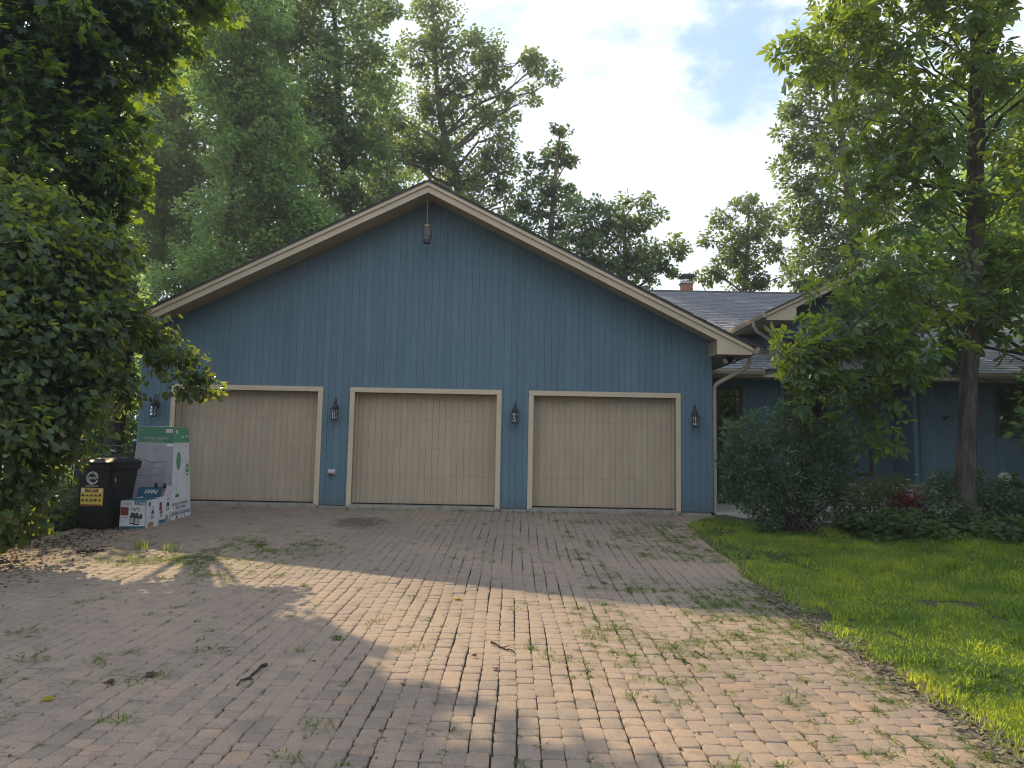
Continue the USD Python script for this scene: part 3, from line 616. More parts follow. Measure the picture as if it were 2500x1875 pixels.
# chimney
t = thing('chimney', 'red brick chimney with a metal cap standing behind the house ridge', 'chimney')
mb = MB(); mb.box((7.545, 10.5, 5.3), (7.905, 10.86, 6.98)); stack = obj('stack', mb, 'mortar', t)
rk = np.random.default_rng(8)
for row in range(17):
    z = 5.76 + row * .071; off = 0 if row % 2 else .09
    x = 7.54 - off
    while x < 7.9:
        a, b = max(x, 7.54), min(x + .17, 7.91); x += .18
        if b - a > .03: mb = MB(); mb.box((a, 10.488, z), (b, 10.56, z + .062), bev=.004); obj('brick', mb, 'brick_red', stack)
mb = MB(); mb.box((7.50, 10.46, 6.981), (7.95, 10.9, 7.05), bev=.008); obj('crown', mb, 'concrete', t)
mb = MB()
for x in (7.56, 7.86):
    for y in (10.52, 10.82): mb.box((x, y, 7.05), (x + .03, y + .03, 7.225))
mb.box((7.59, 10.56, 7.05), (7.86, 10.84, 7.10)); obj('leg', mb, 'black_metal', t)
mb = MB(); mb.prism([(7.46, 7.226), (7.99, 7.226), (7.96, 7.262), (7.90, 7.305), (7.55, 7.305), (7.49, 7.262)], 10.4, 10.96); obj('cap', mb, 'black_metal', t)
# ---------------------------------------------------------------- leaves and trees
def fan(outline, centre):
    o = [centre] + outline; n = len(outline)
    return np.array(o, float), np.array([(0, 1 + k, 1 + (k + 1) % n) for k in range(n)])


def mir(h):
    """Outline from its left half (base first, tip last)."""
    return h + [(x, -y, z) for x, y, z in reversed(h[1:-1])]


LEAF = {
    'far': (np.array([(0, 0, 0), (.45, .36, .07), (1, 0, -.02), (.45, -.36, .07)], float), np.array([(0, 2, 1), (0, 3, 2)])),
    'small': (np.array([(0, 0, 0), (.5, .23, .05), (1, 0, -.05), (.5, -.23, .05)], float), np.array([(0, 2, 1), (0, 3, 2)])),
    'heart': fan(mir([(0, 0, 0), (-.06, .30, .05), (.22, .50, .07), (.62, .36, .03), (1, 0, -.06)]), (.4, 0, -.03)),
    'maple': fan(mir([(0, 0, 0), (-.08, .34, .02), (.08, .62, -.05), (.34, .34, .03), (.66, .64, -.05), (.66, .22, .03), (1.05, 0, -.08)]), (.36, 0, 0)),
}
_lv, _lf = [], []
for k, (ang, pos, sc) in enumerate([(0, .42, .62), (48, .34, .55), (-48, .34, .55), (75, .12, .40), (-75, .12, .40)]):
    a = math.radians(ang); b = np.array([(0, 0, 0), (.34, .17, .05), (.66, .20, .03), (1, 0, -.14), (.66, -.20, .03), (.34, -.17, .05), (.5, 0, 0)]) * sc
    v = np.stack([pos + b[:, 0] * math.cos(a) - b[:, 1] * math.sin(a), b[:, 0] * math.sin(a) + b[:, 1] * math.cos(a), b[:, 2] - .12 * abs(math.sin(a)) * b[:, 0]], 1)
    _lv.append(v); _lf.append(np.array([(6, 0, 5), (6, 5, 4), (6, 4, 3), (6, 3, 2), (6, 2, 1), (6, 1, 0)]) + 7 * k)
LEAF['compound'] = (np.vstack(_lv), np.vstack(_lf))
AREA = {'far': .36, 'small': .23, 'heart': .6, 'maple': .62, 'compound': .55}


def unit(a): return a / np.maximum(np.linalg.norm(a, axis=-1, keepdims=True), 1e-9)


def leaves(kind, P, D, Nn, S):
    bv, bf = LEAF[kind]; X = unit(D); Z = unit(Nn - (Nn * X).sum(1, keepdims=True) * X); Y = np.cross(Z, X)
    V = P[:, None] + S[:, None, None] * (bv[None, :, 0:1] * X[:, None] + bv[None, :, 1:2] * Y[:, None] + bv[None, :, 2:3] * Z[:, None])
    return V.reshape(-1, 3), (bf[None] + len(bv) * np.arange(len(P))[:, None, None]).reshape(-1, 3)


def foliage(blobs, kind, size, rng, lai=2.6, clump=0.30, droop=0.3, per=26, flat=0.9, gap=0.30, squash=0.8, hollow=0.45):
    """Leaves in clumps through the blobs (centre, radius). Returns mesh arrays and the clump centres per blob."""
    P, D, Nn, S, cent = [], [], [], [], []
    for bi, (c, r) in enumerate(blobs):
        c = np.asarray(c, float); n = max(12, int(lai * math.pi * r * r / (AREA[kind] * size * size))); nc = max(3, int(n / per))
        dirs = unit(rng.normal(size=(nc * 3, 3))); rad = (hollow + (1 - hollow) * rng.random(nc * 3) ** 0.8) * r
        cc = c + dirs * rad[:, None] * np.array([1, 1, squash]) * (1 + 0.18 * rng.normal(size=(nc * 3, 1)))
        keep = meshkit.noise(cc * (0.75 / max(r, .5)) * 2.0 + bi * 3.1, 5) > gap
        cc = cc[keep][:nc]
        if len(cc) == 0: cc = c[None]
        cent.append(cc)
        k = rng.integers(0, len(cc), n); sg = clump * min(1.0, 0.45 + 0.5 * r) * rng.uniform(0.6, 1.3, len(cc))
        off = unit(rng.normal(size=(n, 3))) * (rng.random((n, 1)) ** .42) * 1.75 * sg[k][:, None] * np.array([1, 1, .8])
        p = cc[k] + off; out = unit(p - c)
        P.append(p); D.append(out * .55 + unit(off + 1e-6) * .5 + rng.normal(size=(n, 3)) * .45 + np.array([0, 0, -droop]))
        Nn.append(np.array([0, 0, flat]) + out * .35 + rng.normal(size=(n, 3)) * .55); S.append(size * rng.uniform(.65, 1.25, n))
    v, f = leaves(kind, np.vstack(P), np.vstack(D), np.vstack(Nn), np.concatenate(S))
    return v, f, cent


def wiggle(a, b, n, amp, rng, sag=0.0):
    t = np.linspace(0, 1, n)[:, None]; p = a * (1 - t) + b * t
    w = rng.normal(size=(n, 3)) * amp; w[0] = w[-1] = 0
    return p + w + np.array([0, 0, 1]) * (np.sin(t * np.pi) * sag)


def tree(name, label, cat, trunk, r0, r1, blobs, kind, size, leafm, barkm, seed, group=None, limb=True, twigs=0.5, shag=0.0, limb_r=0.07, sides=9, rise=-0.1, limb_min=0.0, **kw):
    rng = np.random.default_rng(seed); trunk = np.asarray(trunk, float)
    t = thing(name, label, cat, group)
    # trunk refined along a smooth path
    s = np.concatenate([[0], np.cumsum(np.linalg.norm(np.diff(trunk, axis=0), axis=1))]); n = max(8, int(s[-1] / (0.25 if shag else .8)))
    from scipy.interpolate import PchipInterpolator
    q = np.linspace(0, s[-1], n); path = PchipInterpolator(s, trunk)(q)
    rad = r1 + (r0 - r1) * (1 - q / s[-1]) ** 0.9; rad = rad + r0 * 0.45 * np.exp(-q / 0.35)
    sd = sides if not shag else 36
    v, f = tube(path, rad, sd)
    if shag:
        core = path[np.clip((np.arange(len(v)) // sd), 0, len(path) - 1)]; o = unit(v - core)
        a = np.arctan2(o[:, 1], o[:, 0]); d_ = meshkit.fbm(np.stack([np.cos(a) * 2.6, np.sin(a) * 2.6, v[:, 2] * .9], -1) * 2.2, 3, 4) - .5
        d2 = np.abs(meshkit.noise(np.stack([np.cos(a) * 5.5, np.sin(a) * 5.5, v[:, 2] * 1.1], -1), 9) - .5)
        v = v + o * (shag * (d_ * 1.0 + d2 * 1.1))[:, None]
    mb = MB(); mb.add(v, f)
    v, f, cent = foliage(blobs, kind, size, rng, **kw)
    for (c, r), cc in zip(blobs, cent):
        c = np.asarray(c, float)
        if not limb or r < limb_min: continue
        lower = path[path[:, 2] < c[2] + rise] if (path[:, 2] < c[2] + rise).any() else path[:2]
        dd = np.linalg.norm(lower - c, axis=1) + 0.55 * np.abs((c[2] - lower[:, 2]) - 0.8 * np.linalg.norm((lower - c)[:, :2], axis=1)); a = lower[dd.argmin()]
        L = np.linalg.norm(c - a); lp = wiggle(a, c, max(4, int(L / .7)), .05 * min(L, 2.5), rng, sag=.06 * L)
        lr = limb_r * (0.5 + 0.5 * min(r, 2) / 1.5); mb.tube(lp, np.linspace(lr, lr * .3, len(lp)), 5, cap=False)
        for k in range(len(cc)):
            if rng.random() < twigs:
                b = lp[rng.integers(len(lp) // 2, len(lp))]; e = cc[k]; mb.tube(wiggle(b, e, 3, .03, rng), [lr * .26, lr * .18, lr * .08], 3, cap=False)
    obj('trunk', mb, barkm, t, smooth=True)
    raw_mesh(prim_path('crown', t), v, f, leafm)
    return t


def spots(rows, dep=None):
    return [(at(a, b, d_), r) for a, b, d_, r in rows]


# left: dark maple leaning over the drive
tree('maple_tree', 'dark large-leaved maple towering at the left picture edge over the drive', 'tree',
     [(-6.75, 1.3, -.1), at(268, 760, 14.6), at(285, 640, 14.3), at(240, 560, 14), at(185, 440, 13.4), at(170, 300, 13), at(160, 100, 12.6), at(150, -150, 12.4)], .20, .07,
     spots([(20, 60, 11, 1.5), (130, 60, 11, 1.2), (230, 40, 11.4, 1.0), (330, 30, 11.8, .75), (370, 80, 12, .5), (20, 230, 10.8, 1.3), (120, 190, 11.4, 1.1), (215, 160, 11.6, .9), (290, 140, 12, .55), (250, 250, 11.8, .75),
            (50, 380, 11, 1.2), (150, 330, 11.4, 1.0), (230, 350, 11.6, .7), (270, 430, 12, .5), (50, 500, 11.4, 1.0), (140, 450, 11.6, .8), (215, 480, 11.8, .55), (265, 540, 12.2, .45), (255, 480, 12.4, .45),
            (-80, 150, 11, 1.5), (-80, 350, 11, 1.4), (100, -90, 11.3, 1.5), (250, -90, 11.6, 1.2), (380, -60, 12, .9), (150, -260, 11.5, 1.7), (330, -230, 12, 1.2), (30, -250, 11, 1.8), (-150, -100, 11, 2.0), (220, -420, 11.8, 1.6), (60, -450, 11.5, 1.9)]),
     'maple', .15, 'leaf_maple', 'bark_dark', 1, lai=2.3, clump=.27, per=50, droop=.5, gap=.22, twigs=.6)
# left: redbud with hanging pods, nearest to the camera
rb_rows = [(20, 470, 9.16, 0.748), (90, 500, 9.35, 0.701), (165, 540, 9.54, 0.561), (30, 600, 8.79, 0.888), (130, 620, 9.16, 0.748), (215, 620, 9.54, 0.421), (60, 730, 8.60, 0.888), (165, 720, 8.98, 0.701), (245, 700, 9.54, 0.468), (295, 715, 9.91, 0.318),
           (50, 860, 8.42, 0.888), (150, 830, 8.79, 0.654), (225, 810, 9.35, 0.421), (270, 850, 9.72, 0.262), (40, 980, 8.32, 0.748), (85, 950, 8.60, 0.468), (40, 1070, 8.42, 0.421), (0, 1120, 8.04, 0.468), (-60, 700, 8.23, 1.029), (-70, 920, 8.04, 1.029), (-80, 520, 8.60, 1.029),
           (325, 730, 10.00, 0.243), (355, 758, 9.82, 0.224), (382, 785, 9.72, 0.215), (405, 808, 9.63, 0.187), (428, 828, 9.63, 0.168), (450, 845, 9.63, 0.140), (468, 858, 9.63, 0.094), (345, 700, 10.00, 0.112), (340, 795, 9.82, 0.131), (392, 845, 9.63, 0.122), (402, 752, 9.72, 0.103), (430, 790, 9.63, 0.075)]
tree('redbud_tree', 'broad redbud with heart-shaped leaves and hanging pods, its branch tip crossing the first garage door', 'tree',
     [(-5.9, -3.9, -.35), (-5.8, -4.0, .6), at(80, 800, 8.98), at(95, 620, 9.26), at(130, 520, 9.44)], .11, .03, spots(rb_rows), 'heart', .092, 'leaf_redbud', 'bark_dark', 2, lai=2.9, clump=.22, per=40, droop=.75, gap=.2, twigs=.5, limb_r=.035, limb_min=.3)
_m = MB(); _m.tube([at(95, 620, 9.26), at(190, 660, 9.54), at(270, 695, 9.82), at(330, 735, 9.91), at(380, 785, 9.72), at(420, 820, 9.63), at(468, 858, 9.63)], [.024, .02, .016, .012, .009, .006, .003], 6); _m.tube([at(330, 735, 9.91), at(372, 740, 9.82), at(432, 792, 9.63)], [.008, .006, .003], 5)
_m.tube([at(90, 700, 9.16), at(170, 790, 9.07), at(240, 830, 9.35), at(272, 855, 9.72)], [.018, .014, .010, .004], 5); obj('limb', _m, 'bark_dark', stage.GetPrimAtPath('/World/redbud_tree'), smooth=True)
rng = np.random.default_rng(77)
P = np.vstack([np.asarray(c) + rng.normal(size=(int(120 * r), 3)) * r * np.array([.5, .5, .35]) for c, r in spots(rb_rows) if r > .12]); n = len(P)
v, f = leaves('small', P, np.array([0, 0, -1.0]) + rng.normal(size=(n, 3)) * .22, rng.normal(size=(n, 3)), rng.uniform(.07, .11, n)); _r = stage.GetPrimAtPath('/World/redbud_tree')
tag(raw_mesh(prim_path('pods', _r), v, f, 'leaf_pod'), kind='stuff')
# trees behind the garage
FARG = None
tree('ash_tree', 'leaning pale green tree with forked dark trunk behind the garage left roof edge', 'tree',
     [at(310, 930, 31.5), at(318, 700, 31.5), at(338, 590, 31.8), at(352, 480, 32.4), at(348, 330, 33.0), at(352, 200, 33.0)], .25, .08,
     spots([(330, 210, 32.3, 1.94), (390, 130, 33.0, 2.10), (340, 320, 32.3, 2.10), (420, 240, 33.0, 2.25), (400, 350, 33.0, 2.25), (330, 430, 32.3, 1.65), (440, 440, 33.0, 2.25), (300, 520, 31.5, 1.36), (380, 520, 32.4, 1.65), (430, 560, 32.3, 1.36), (310, 600, 31.5, 1.05), (450, 40, 33.0, 1.94), (410, -20, 33.0, 1.65), (480, 330, 33.7, 2.10), (300, 300, 30.1, 1.50), (310, 400, 30.8, 1.36)]),
     'far', .20, 'leaf_mid', 'bark_dark', 3, lai=3.6, clump=.34, per=85, gap=.2, twigs=.6)
tree('ash_tree', 'fuller pale green tree between the leaning forked tree and the tall grey-green poplar', 'tree',
     [at(470, 800, 25.7), at(478, 560, 25.7), at(505, 400, 25.7), at(520, 200, 25.7)], .20, .06,
     spots([(520, 60, 25.7, 1.61), (480, 150, 25.7, 1.61), (560, 180, 26.2, 1.71), (510, 260, 25.7, 1.71), (590, 290, 26.2, 1.61), (550, 370, 25.7, 1.71), (620, 400, 26.2, 1.50), (500, 450, 25.2, 1.50), (580, 470, 25.7, 1.50), (650, 500, 26.2, 1.28), (540, 550, 25.2, 1.18), (600, 530, 25.7, 1.07), (470, 580, 24.6, 0.86), (520, -50, 25.7, 1.50), (560, 20, 26.2, 1.28), (690, 480, 26.8, 0.96)]),
     'far', .17, 'leaf_mid', 'bark_dark', 4, lai=3.6, clump=.34, per=85, gap=.2, twigs=.6)
tree('poplar_tree', 'tallest dense grey-green poplar behind the left roof slope', 'tree',
     [at(765, 700, 31), at(752, 470, 31), at(738, 300, 31), at(725, 100, 31), at(720, -60, 31)], .24, .07,
     spots([(590, 40, 30, 1.7), (650, 110, 31, 1.9), (730, 60, 31, 2.0), (700, 200, 31, 2.0), (785, 120, 31, 1.7), (640, 240, 31, 1.8), (765, 240, 31, 1.8), (700, 330, 31, 1.8), (790, 330, 31, 1.3), (640, 330, 30, 1.5), (720, 420, 31, 1.2), (790, 420, 31, 1.0), (650, -30, 31, 1.7), (760, -40, 31, 1.8), (700, -120, 31, 2.0), (820, 20, 32, 1.0), (830, 200, 32, .8), (700, 470, 30, .9)]),
     'far', .19, 'leaf_far', 'bark_dark', 5, lai=3.3, clump=.36, per=90, gap=.24, twigs=.5)
tree('cottonwood_tree', 'open-crowned cottonwood behind the garage peak, a forked trunk and a limb reaching right', 'tree',
     [at(1000, 560, 35), at(990, 400, 35), at(965, 310, 35), at(945, 200, 35), at(940, 60, 35)], .30, .06,
     spots([(935, 40, 35, 1.2), (905, 110, 35, 1.1), (965, 90, 35, 1.2), (1040, 95, 35, 1.1), (1010, 160, 35, 1.3), (1075, 140, 35, .9), (1080, 210, 35, .9), (1140, 120, 35, .7), (1165, 150, 35, .8), (1180, 180, 35, .55), (1140, 215, 35, .6), (1100, 250, 35, .5), (955, 190, 35, 1.3), (900, 230, 35, .8), (1010, 250, 35, 1.2), (960, 290, 35, 1.2), (1060, 300, 35, 1.2), (1085, 360, 35, 1.0),
            (910, 320, 34, 1.3), (860, 250, 33, .8), (870, 350, 34, 1.2), (950, 370, 35, 1.3), (1030, 380, 35, 1.3), (1090, 430, 35, 1.1), (1010, 440, 34, 1.2), (1060, 480, 34, 1.1), (830, 400, 33, .9), (880, 430, 33, 1.0), (935, 440, 33, 1.0), (1110, 500, 34, .9), (930, -20, 35, .8), (800, 300, 33, .9), (840, 330, 33, .9), (800, 460, 32, 1.0), (850, 460, 33, 1.0), (905, 480, 33, .9), (960, 470, 33, 1.0)]),
     'far', .19, 'leaf_cotton', 'bark_pale', 6, lai=3.2, clump=.31, per=75, gap=.28, twigs=.7, limb_r=.12)
tree('cottonwood_tree', 'slim pointed cottonwood right of the garage peak', 'tree',
     [at(1185, 640, 33), at(1190, 500, 33), at(1200, 380, 33), at(1212, 270, 33)], .18, .04,
     spots([(1210, 270, 33, .42), (1225, 305, 33, .45), (1200, 330, 33, .6), (1225, 355, 33, .6), (1160, 345, 33, .55), (1150, 385, 33, .6), (1195, 400, 33, .8), (1225, 420, 33, .6), (1170, 450, 33, .9), (1215, 470, 33, .7), (1150, 500, 33, .8), (1200, 520, 33, .8), (1140, 440, 33, .5)]),
     'far', .19, 'leaf_cotton', 'bark_pale', 7, lai=3.8, clump=.28, per=60, gap=.2, twigs=.5, limb_r=.07)
tree('cottonwood_tree', 'rounded cottonwood above the right roof slope, left of the chimney', 'tree',
     [at(1345, 720, 31), at(1350, 600, 31), at(1350, 520, 31), at(1345, 440, 31)], .18, .05,
     spots([(1245, 440, 31, .5), (1250, 500, 31, .8), (1290, 480, 31, .9), (1300, 440, 31, .45), (1340, 470, 31, .8), (1370, 440, 31, .45), (1395, 430, 31, .35), (1385, 480, 31, .7), (1420, 470, 31, .4), (1330, 540, 31, 1.1), (1395, 540, 31, .9), (1440, 535, 31, .6), (1470, 535, 31, .4), (1270, 550, 31, 1.0), (1360, 590, 31, 1.0), (1420, 590, 31, .7), (1300, 590, 31, .9), (1230, 560, 31, .8), (1450, 580, 31, .4)]),
     'far', .18, 'leaf_cotton', 'bark_pale', 8, lai=3.9, clump=.30, per=65, gap=.2, twigs=.5, limb_r=.07)
tree('cottonwood_tree', 'cottonwood standing directly right of the brick chimney', 'tree',
     [at(1605, 720, 33), at(1610, 600, 33), at(1615, 520, 33), at(1618, 430, 33)], .17, .04,
     spots([(1622, 422, 33, .4), (1595, 450, 33, .5), (1645, 455, 33, .55), (1560, 480, 33, .6), (1610, 490, 33, .9), (1665, 490, 33, .6), (1540, 520, 33, .5), (1580, 540, 33, .9), (1640, 545, 33, .8), (1680, 545, 33, .5), (1540, 580, 33, .7), (1600, 590, 33, .9), (1660, 600, 33, .6), (1510, 600, 33, .35), (1700, 595, 33, .5)]),
     'far', .18, 'leaf_cotton', 'bark_pale', 9, lai=3.9, clump=.30, per=65, gap=.2, twigs=.5, limb_r=.07)
tree('cottonwood_tree', 'big cottonwood behind the entry gable, half hidden by the shagbark hickory', 'tree',
     [at(1850, 760, 27), at(1850, 560, 27), at(1830, 380, 27), at(1800, 180, 27), at(1790, 40, 27)], .28, .06,
     spots([(1770, 140, 27, .9), (1740, 200, 27, .7), (1710, 240, 27, .5), (1760, 260, 27, .9), (1720, 300, 27, .55), (1690, 295, 27, .35), (1800, 330, 27, 1.2), (1745, 340, 27, .7), (1690, 365, 27, .4), (1720, 390, 27, .6), (1770, 420, 27, 1.1), (1740, 470, 27, .8), (1790, 510, 27, 1.2), (1750, 560, 27, .9), (1760, 610, 27, .8), (1850, 240, 27, 1.2), (1870, 420, 27, 1.4), (1850, 570, 27, 1.3), (1940, 300, 27, 1.5), (1960, 480, 28, 1.5), (1940, 620, 27, 1.2), (1830, 80, 27, 1.2), (1880, 150, 27, 1.2), (1720, 600, 27, .5)]),
     'far', .18, 'leaf_cotton', 'bark_pale', 10, lai=3.6, clump=.31, per=75, gap=.24, twigs=.5, limb_r=.09)
tree('oak_tree', 'dark leafy tree behind the right house roof at the right picture edge', 'tree',
     [at(2120, 800, 26), at(2110, 500, 26), at(2110, 250, 26)], .26, .08,
     spots([(2060, 300, 26, 1.8), (2160, 350, 26, 1.9), (2070, 480, 26, 1.8), (2190, 520, 26, 1.8), (2090, 640, 26, 1.5), (2210, 660, 26, 1.5), (2010, 600, 26, 1.2), (2250, 250, 26, 1.9), (2270, 450, 26, 1.8), (2150, 200, 26, 1.5)]),
     'far', .18, 'leaf_mid', 'bark_dark', 11, lai=3.0, clump=.34, per=80, gap=.2, twigs=.4)
# understorey in the gap left of the garage
for k, (px, d_, lab, rows) in enumerate([
        (250, 24, 'low dark tree behind the left garage corner, seen under the leaning tree', [(220, 640, 24, 1.1), (300, 660, 24, 1.0), (170, 720, 24, 1.1), (250, 760, 24, 1.2), (190, 850, 23, 1.2), (270, 880, 23, 1.2), (240, 960, 22, 1.0), (320, 740, 24, .8)]),
        (390, 27, 'low tree behind the left roof slope, between two leaning limbs', [(360, 620, 27, 1.3), (420, 600, 27, 1.1), (470, 620, 27, 1.2), (340, 690, 27, 1.1), (520, 600, 27, 1.0), (400, 700, 27, 1.3), (460, 540, 27, 1.0), (560, 570, 27, .9), (620, 560, 27, .9)]),
        (120, 18, 'tall bushy tree behind the deck railing at the left', [(120, 800, 17, 1.2), (200, 820, 17, 1.0), (110, 930, 16.5, 1.0), (190, 930, 16.5, .9), (240, 960, 17, .8), (40, 820, 17, 1.3), (30, 650, 17, 1.3), (152, 633, 15.3, 1.1), (115, 600, 16, 1.2), (185, 720, 14.9, .8), (200, 640, 15.6, .8), (215, 770, 15, .6), (130, 670, 17, 1.2), (215, 700, 17, .9), (-60, 750, 17, 1.5)])]):
    tree('understorey_tree', lab, 'tree', [at(px, 1000, d_), at(px + 5, 800, d_), at(px, 640, d_)], .14, .05, spots(rows), 'far', .15, 'leaf_mid', 'bark_dark', 20 + k, lai=2.8, clump=.32, per=80, gap=.24, twigs=.4)
# right: shagbark hickory in the bed
hk = [(1740, 60, 11.8, .3), (1790, 40, 11.6, .5), (1760, 110, 11.8, .45), (1720, 130, 12, .3), (1840, 60, 11.5, .65), (1830, 140, 11.6, .5), (1920, 40, 11.3, .75), (1930, 130, 11.4, .6), (2010, 60, 11.2, .75), (2060, 150, 11, .6), (2150, 60, 11, .7), (2190, 150, 11, .7), (1880, 190, 11.5, .4),
      (1850, 250, 11.6, .45), (1920, 260, 11.3, .5), (1990, 240, 11.1, .5), (2050, 270, 11, .5), (2180, 270, 11.2, .6), (1870, 330, 11.5, .5), (1930, 340, 11.2, .5), (2000, 340, 11, .5), (2170, 370, 11.3, .6), (1850, 390, 11.6, .4), (1900, 420, 11.4, .5), (1970, 410, 11.2, .5), (2030, 430, 11, .4), (2180, 460, 11.3, .6),
      (1880, 480, 11.4, .35), (1950, 490, 11.2, .4), (2020, 510, 11, .4), (2160, 550, 11.2, .5), (1870, 570, 10.9, .28), (1920, 585, 10.8, .42), (1990, 590, 10.7, .45), (2050, 600, 10.7, .4), (2140, 620, 11, .45), (2200, 600, 11.1, .5), (1840, 630, 11, .25), (1890, 650, 10.8, .35), (1950, 660, 10.7, .42), (2020, 670, 10.6, .4), (2150, 690, 11, .35), (2200, 700, 11, .3),
      (1790, 640, 11.3, .22), (1770, 690, 11.3, .22), (1830, 710, 11, .34), (1890, 730, 10.8, .35), (1960, 730, 10.6, .3), (2030, 720, 10.6, .25), (1700, 745, 11.2, .16), (1740, 765, 11.1, .24), (1790, 770, 11, .3), (1850, 790, 10.9, .3), (1910, 790, 10.8, .22), (1990, 740, 10.4, .18), (1740, 815, 11, .17), (1790, 830, 11, .2), (1820, 840, 10.9, .2), (1860, 850, 10.9, .26), (1890, 880, 10.9, .26), (1850, 905, 10.9, .22), (1880, 935, 10.9, .24), (1905, 960, 10.9, .18), (1830, 890, 11, .2), (1720, 790, 11.1, .18), (1770, 850, 10.9, .22), (1940, 820, 10.8, .22), (1680, 775, 11.2, .14), (1800, 745, 10.9, .28), (1835, 775, 10.8, .3), (1770, 800, 11, .28), (1720, 760, 11.1, .22), (1880, 790, 10.8, .3), (1930, 760, 10.7, .3), (1870, 850, 10.8, .26), (1900, 920, 10.8, .22), (1800, 830, 10.9, .24), (1960, 790, 10.6, .22), (1850, 700, 10.7, .3), (1900, 700, 10.7, .35), (1970, 620, 10.6, .4), (1860, 660, 10.8, .3),
      (2080, -60, 11, .9), (1950, -60, 11.3, .9), (2200, -40, 11, .9), (1830, -40, 11.6, .6), (2300, 150, 11, .9), (2300, 350, 11.2, .9), (2290, 550, 11.2, .8), (2100, -200, 11.2, 1.2), (2260, -150, 11, 1.0)]
hb = np.array(at(2090, 1135, 11.5)); hb[2] = -.15
tree('hickory_tree', 'shagbark hickory with a flaking trunk and large compound leaves in the flower bed', 'tree',
     [hb, at(2088, 960, 11.5), at(2094, 800, 11.5), at(2103, 620, 11.5), at(2107, 450, 11.5), at(2108, 300, 11.5), at(2112, 120, 11.5), at(2125, -60, 11.5), at(2140, -220, 11.6)], .122, .08, spots(hk), 'compound', .33, 'leaf_hickory', 'bark', 12,
     lai=2.7, clump=.24, per=9, droop=.30, gap=.14, twigs=.35, limb_r=.03, limb_min=.42, shag=.085)
tr_ = MB(); tr_.tube([at(2112, 190, 11.5), at(2150, 90, 11.5), at(2180, -40, 11.5), at(2200, -200, 11.5)], [.09, .075, .06, .05], 10); tr_.tube([at(2108, 470, 11.5), at(2060, 400, 11.4), at(1985, 290, 11.2), at(1940, 240, 11.2)], [.05, .042, .03, .02], 8)
tr_.tube([at(2108, 330, 11.5), at(2165, 250, 11.4), at(2215, 210, 11.3)], [.04, .03, .02], 7)
tr_.tube([at(2105, 590, 11.5), at(2030, 640, 11.2), at(1950, 680, 10.9), at(1880, 720, 10.8), at(1820, 745, 10.9), at(1750, 770, 11.1), at(1705, 760, 11.2)], [.035, .03, .026, .022, .017, .012, .006], 7)
tr_.tube([at(2030, 640, 11.2), at(1960, 740, 10.8), at(1895, 830, 10.8), at(1872, 910, 10.9), at(1890, 965, 10.9)], [.026, .022, .017, .012, .006], 7); tr_.tube([at(1895, 830, 10.8), at(1830, 835, 10.9), at(1760, 820, 11)], [.013, .01, .005], 6)
tr_.tube([at(2106, 560, 11.5), at(2000, 590, 11), at(1900, 600, 10.8), at(1845, 625, 11)], [.03, .022, .015, .006], 7); tr_.tube([at(2105, 680, 11.5), at(2160, 690, 11.2), at(2210, 700, 11)], [.02, .014, .008], 6); tr_.tube([at(2106, 420, 11.5), at(2000, 400, 11.2), at(1890, 330, 11.4), at(1840, 250, 11.6)], [.04, .03, .02, .01], 7)
obj('limb', tr_, 'bark', stage.GetPrimAtPath('/World/hickory_tree'), smooth=True)

# trees beyond the picture edges: they shade the entry and show in the window panes
_o = stage.GetPrimAtPath('/World/oak_tree'); _c = np.array(at(2120, 800, 26))
for (x, y, rz, sc), lab in zip([(14.5, -4.5, 1.0, .62), (18.5, 0.5, 2.2, .75), (-9, -27, .4, .9), (1, -31, 1.9, 1.0), (11, -28, 3.0, .95), (20, -20, 4.1, .9)],
                               ['tree just outside the right picture edge beside the lawn', 'tree outside the right picture edge beyond the house wing', 'tree behind the viewer at the left of the road', 'tree directly behind the viewer across the road', 'tree behind the viewer at the right of the road', 'tree behind the viewer at the far end of the lawn']):
    a = rz; M2 = np.array([[math.cos(a), -math.sin(a)], [math.sin(a), math.cos(a)]]) * sc; off = M2 @ _c[:2]
    copy_of(_o, (x - off[0], y - off[1], -.45), rz, lab, sc)

for (px, dd, rows), lab in zip([(330, 44, [(250, 200, 44, 2.4), (330, 120, 44, 2.4), (340, 300, 44, 2.6), (250, 380, 44, 2.4), (340, 470, 44, 2.4), (420, 560, 44, 2.2), (260, 560, 44, 2.4), (430, 200, 44, 2.2)]), (560, 46, [(560, 200, 46, 2.6), (500, 320, 46, 2.4), (620, 330, 46, 2.6), (560, 450, 46, 2.6), (660, 470, 46, 2.2), (500, 560, 46, 2.2)]),
                                 (830, 47, [(820, 180, 47, 1.8), (850, 300, 47, 2.2), (800, 400, 47, 2.4), (880, 420, 47, 2.2), (940, 460, 47, 1.8), (760, 480, 47, 2.0)])],
                                ['hazy far tree filling the gap beside the maple', 'hazy far tree glimpsed between the pale ash and the poplar', 'hazy far tree glimpsed between the poplar and the open cottonwood']):
    tree('far_tree', lab, 'tree', [at(px, 800, dd), at(px + 8, 400, dd), at(px, 150, dd)], .3, .1, spots(rows), 'far', .27, 'leaf_far', 'bark_dark', 40 + px, lai=2.6, clump=.36, per=60, gap=.22, twigs=.3)
_u = stage.GetPrimAtPath('/World/understorey_tree_002'); _c = np.array(at(120, 1000, 18))
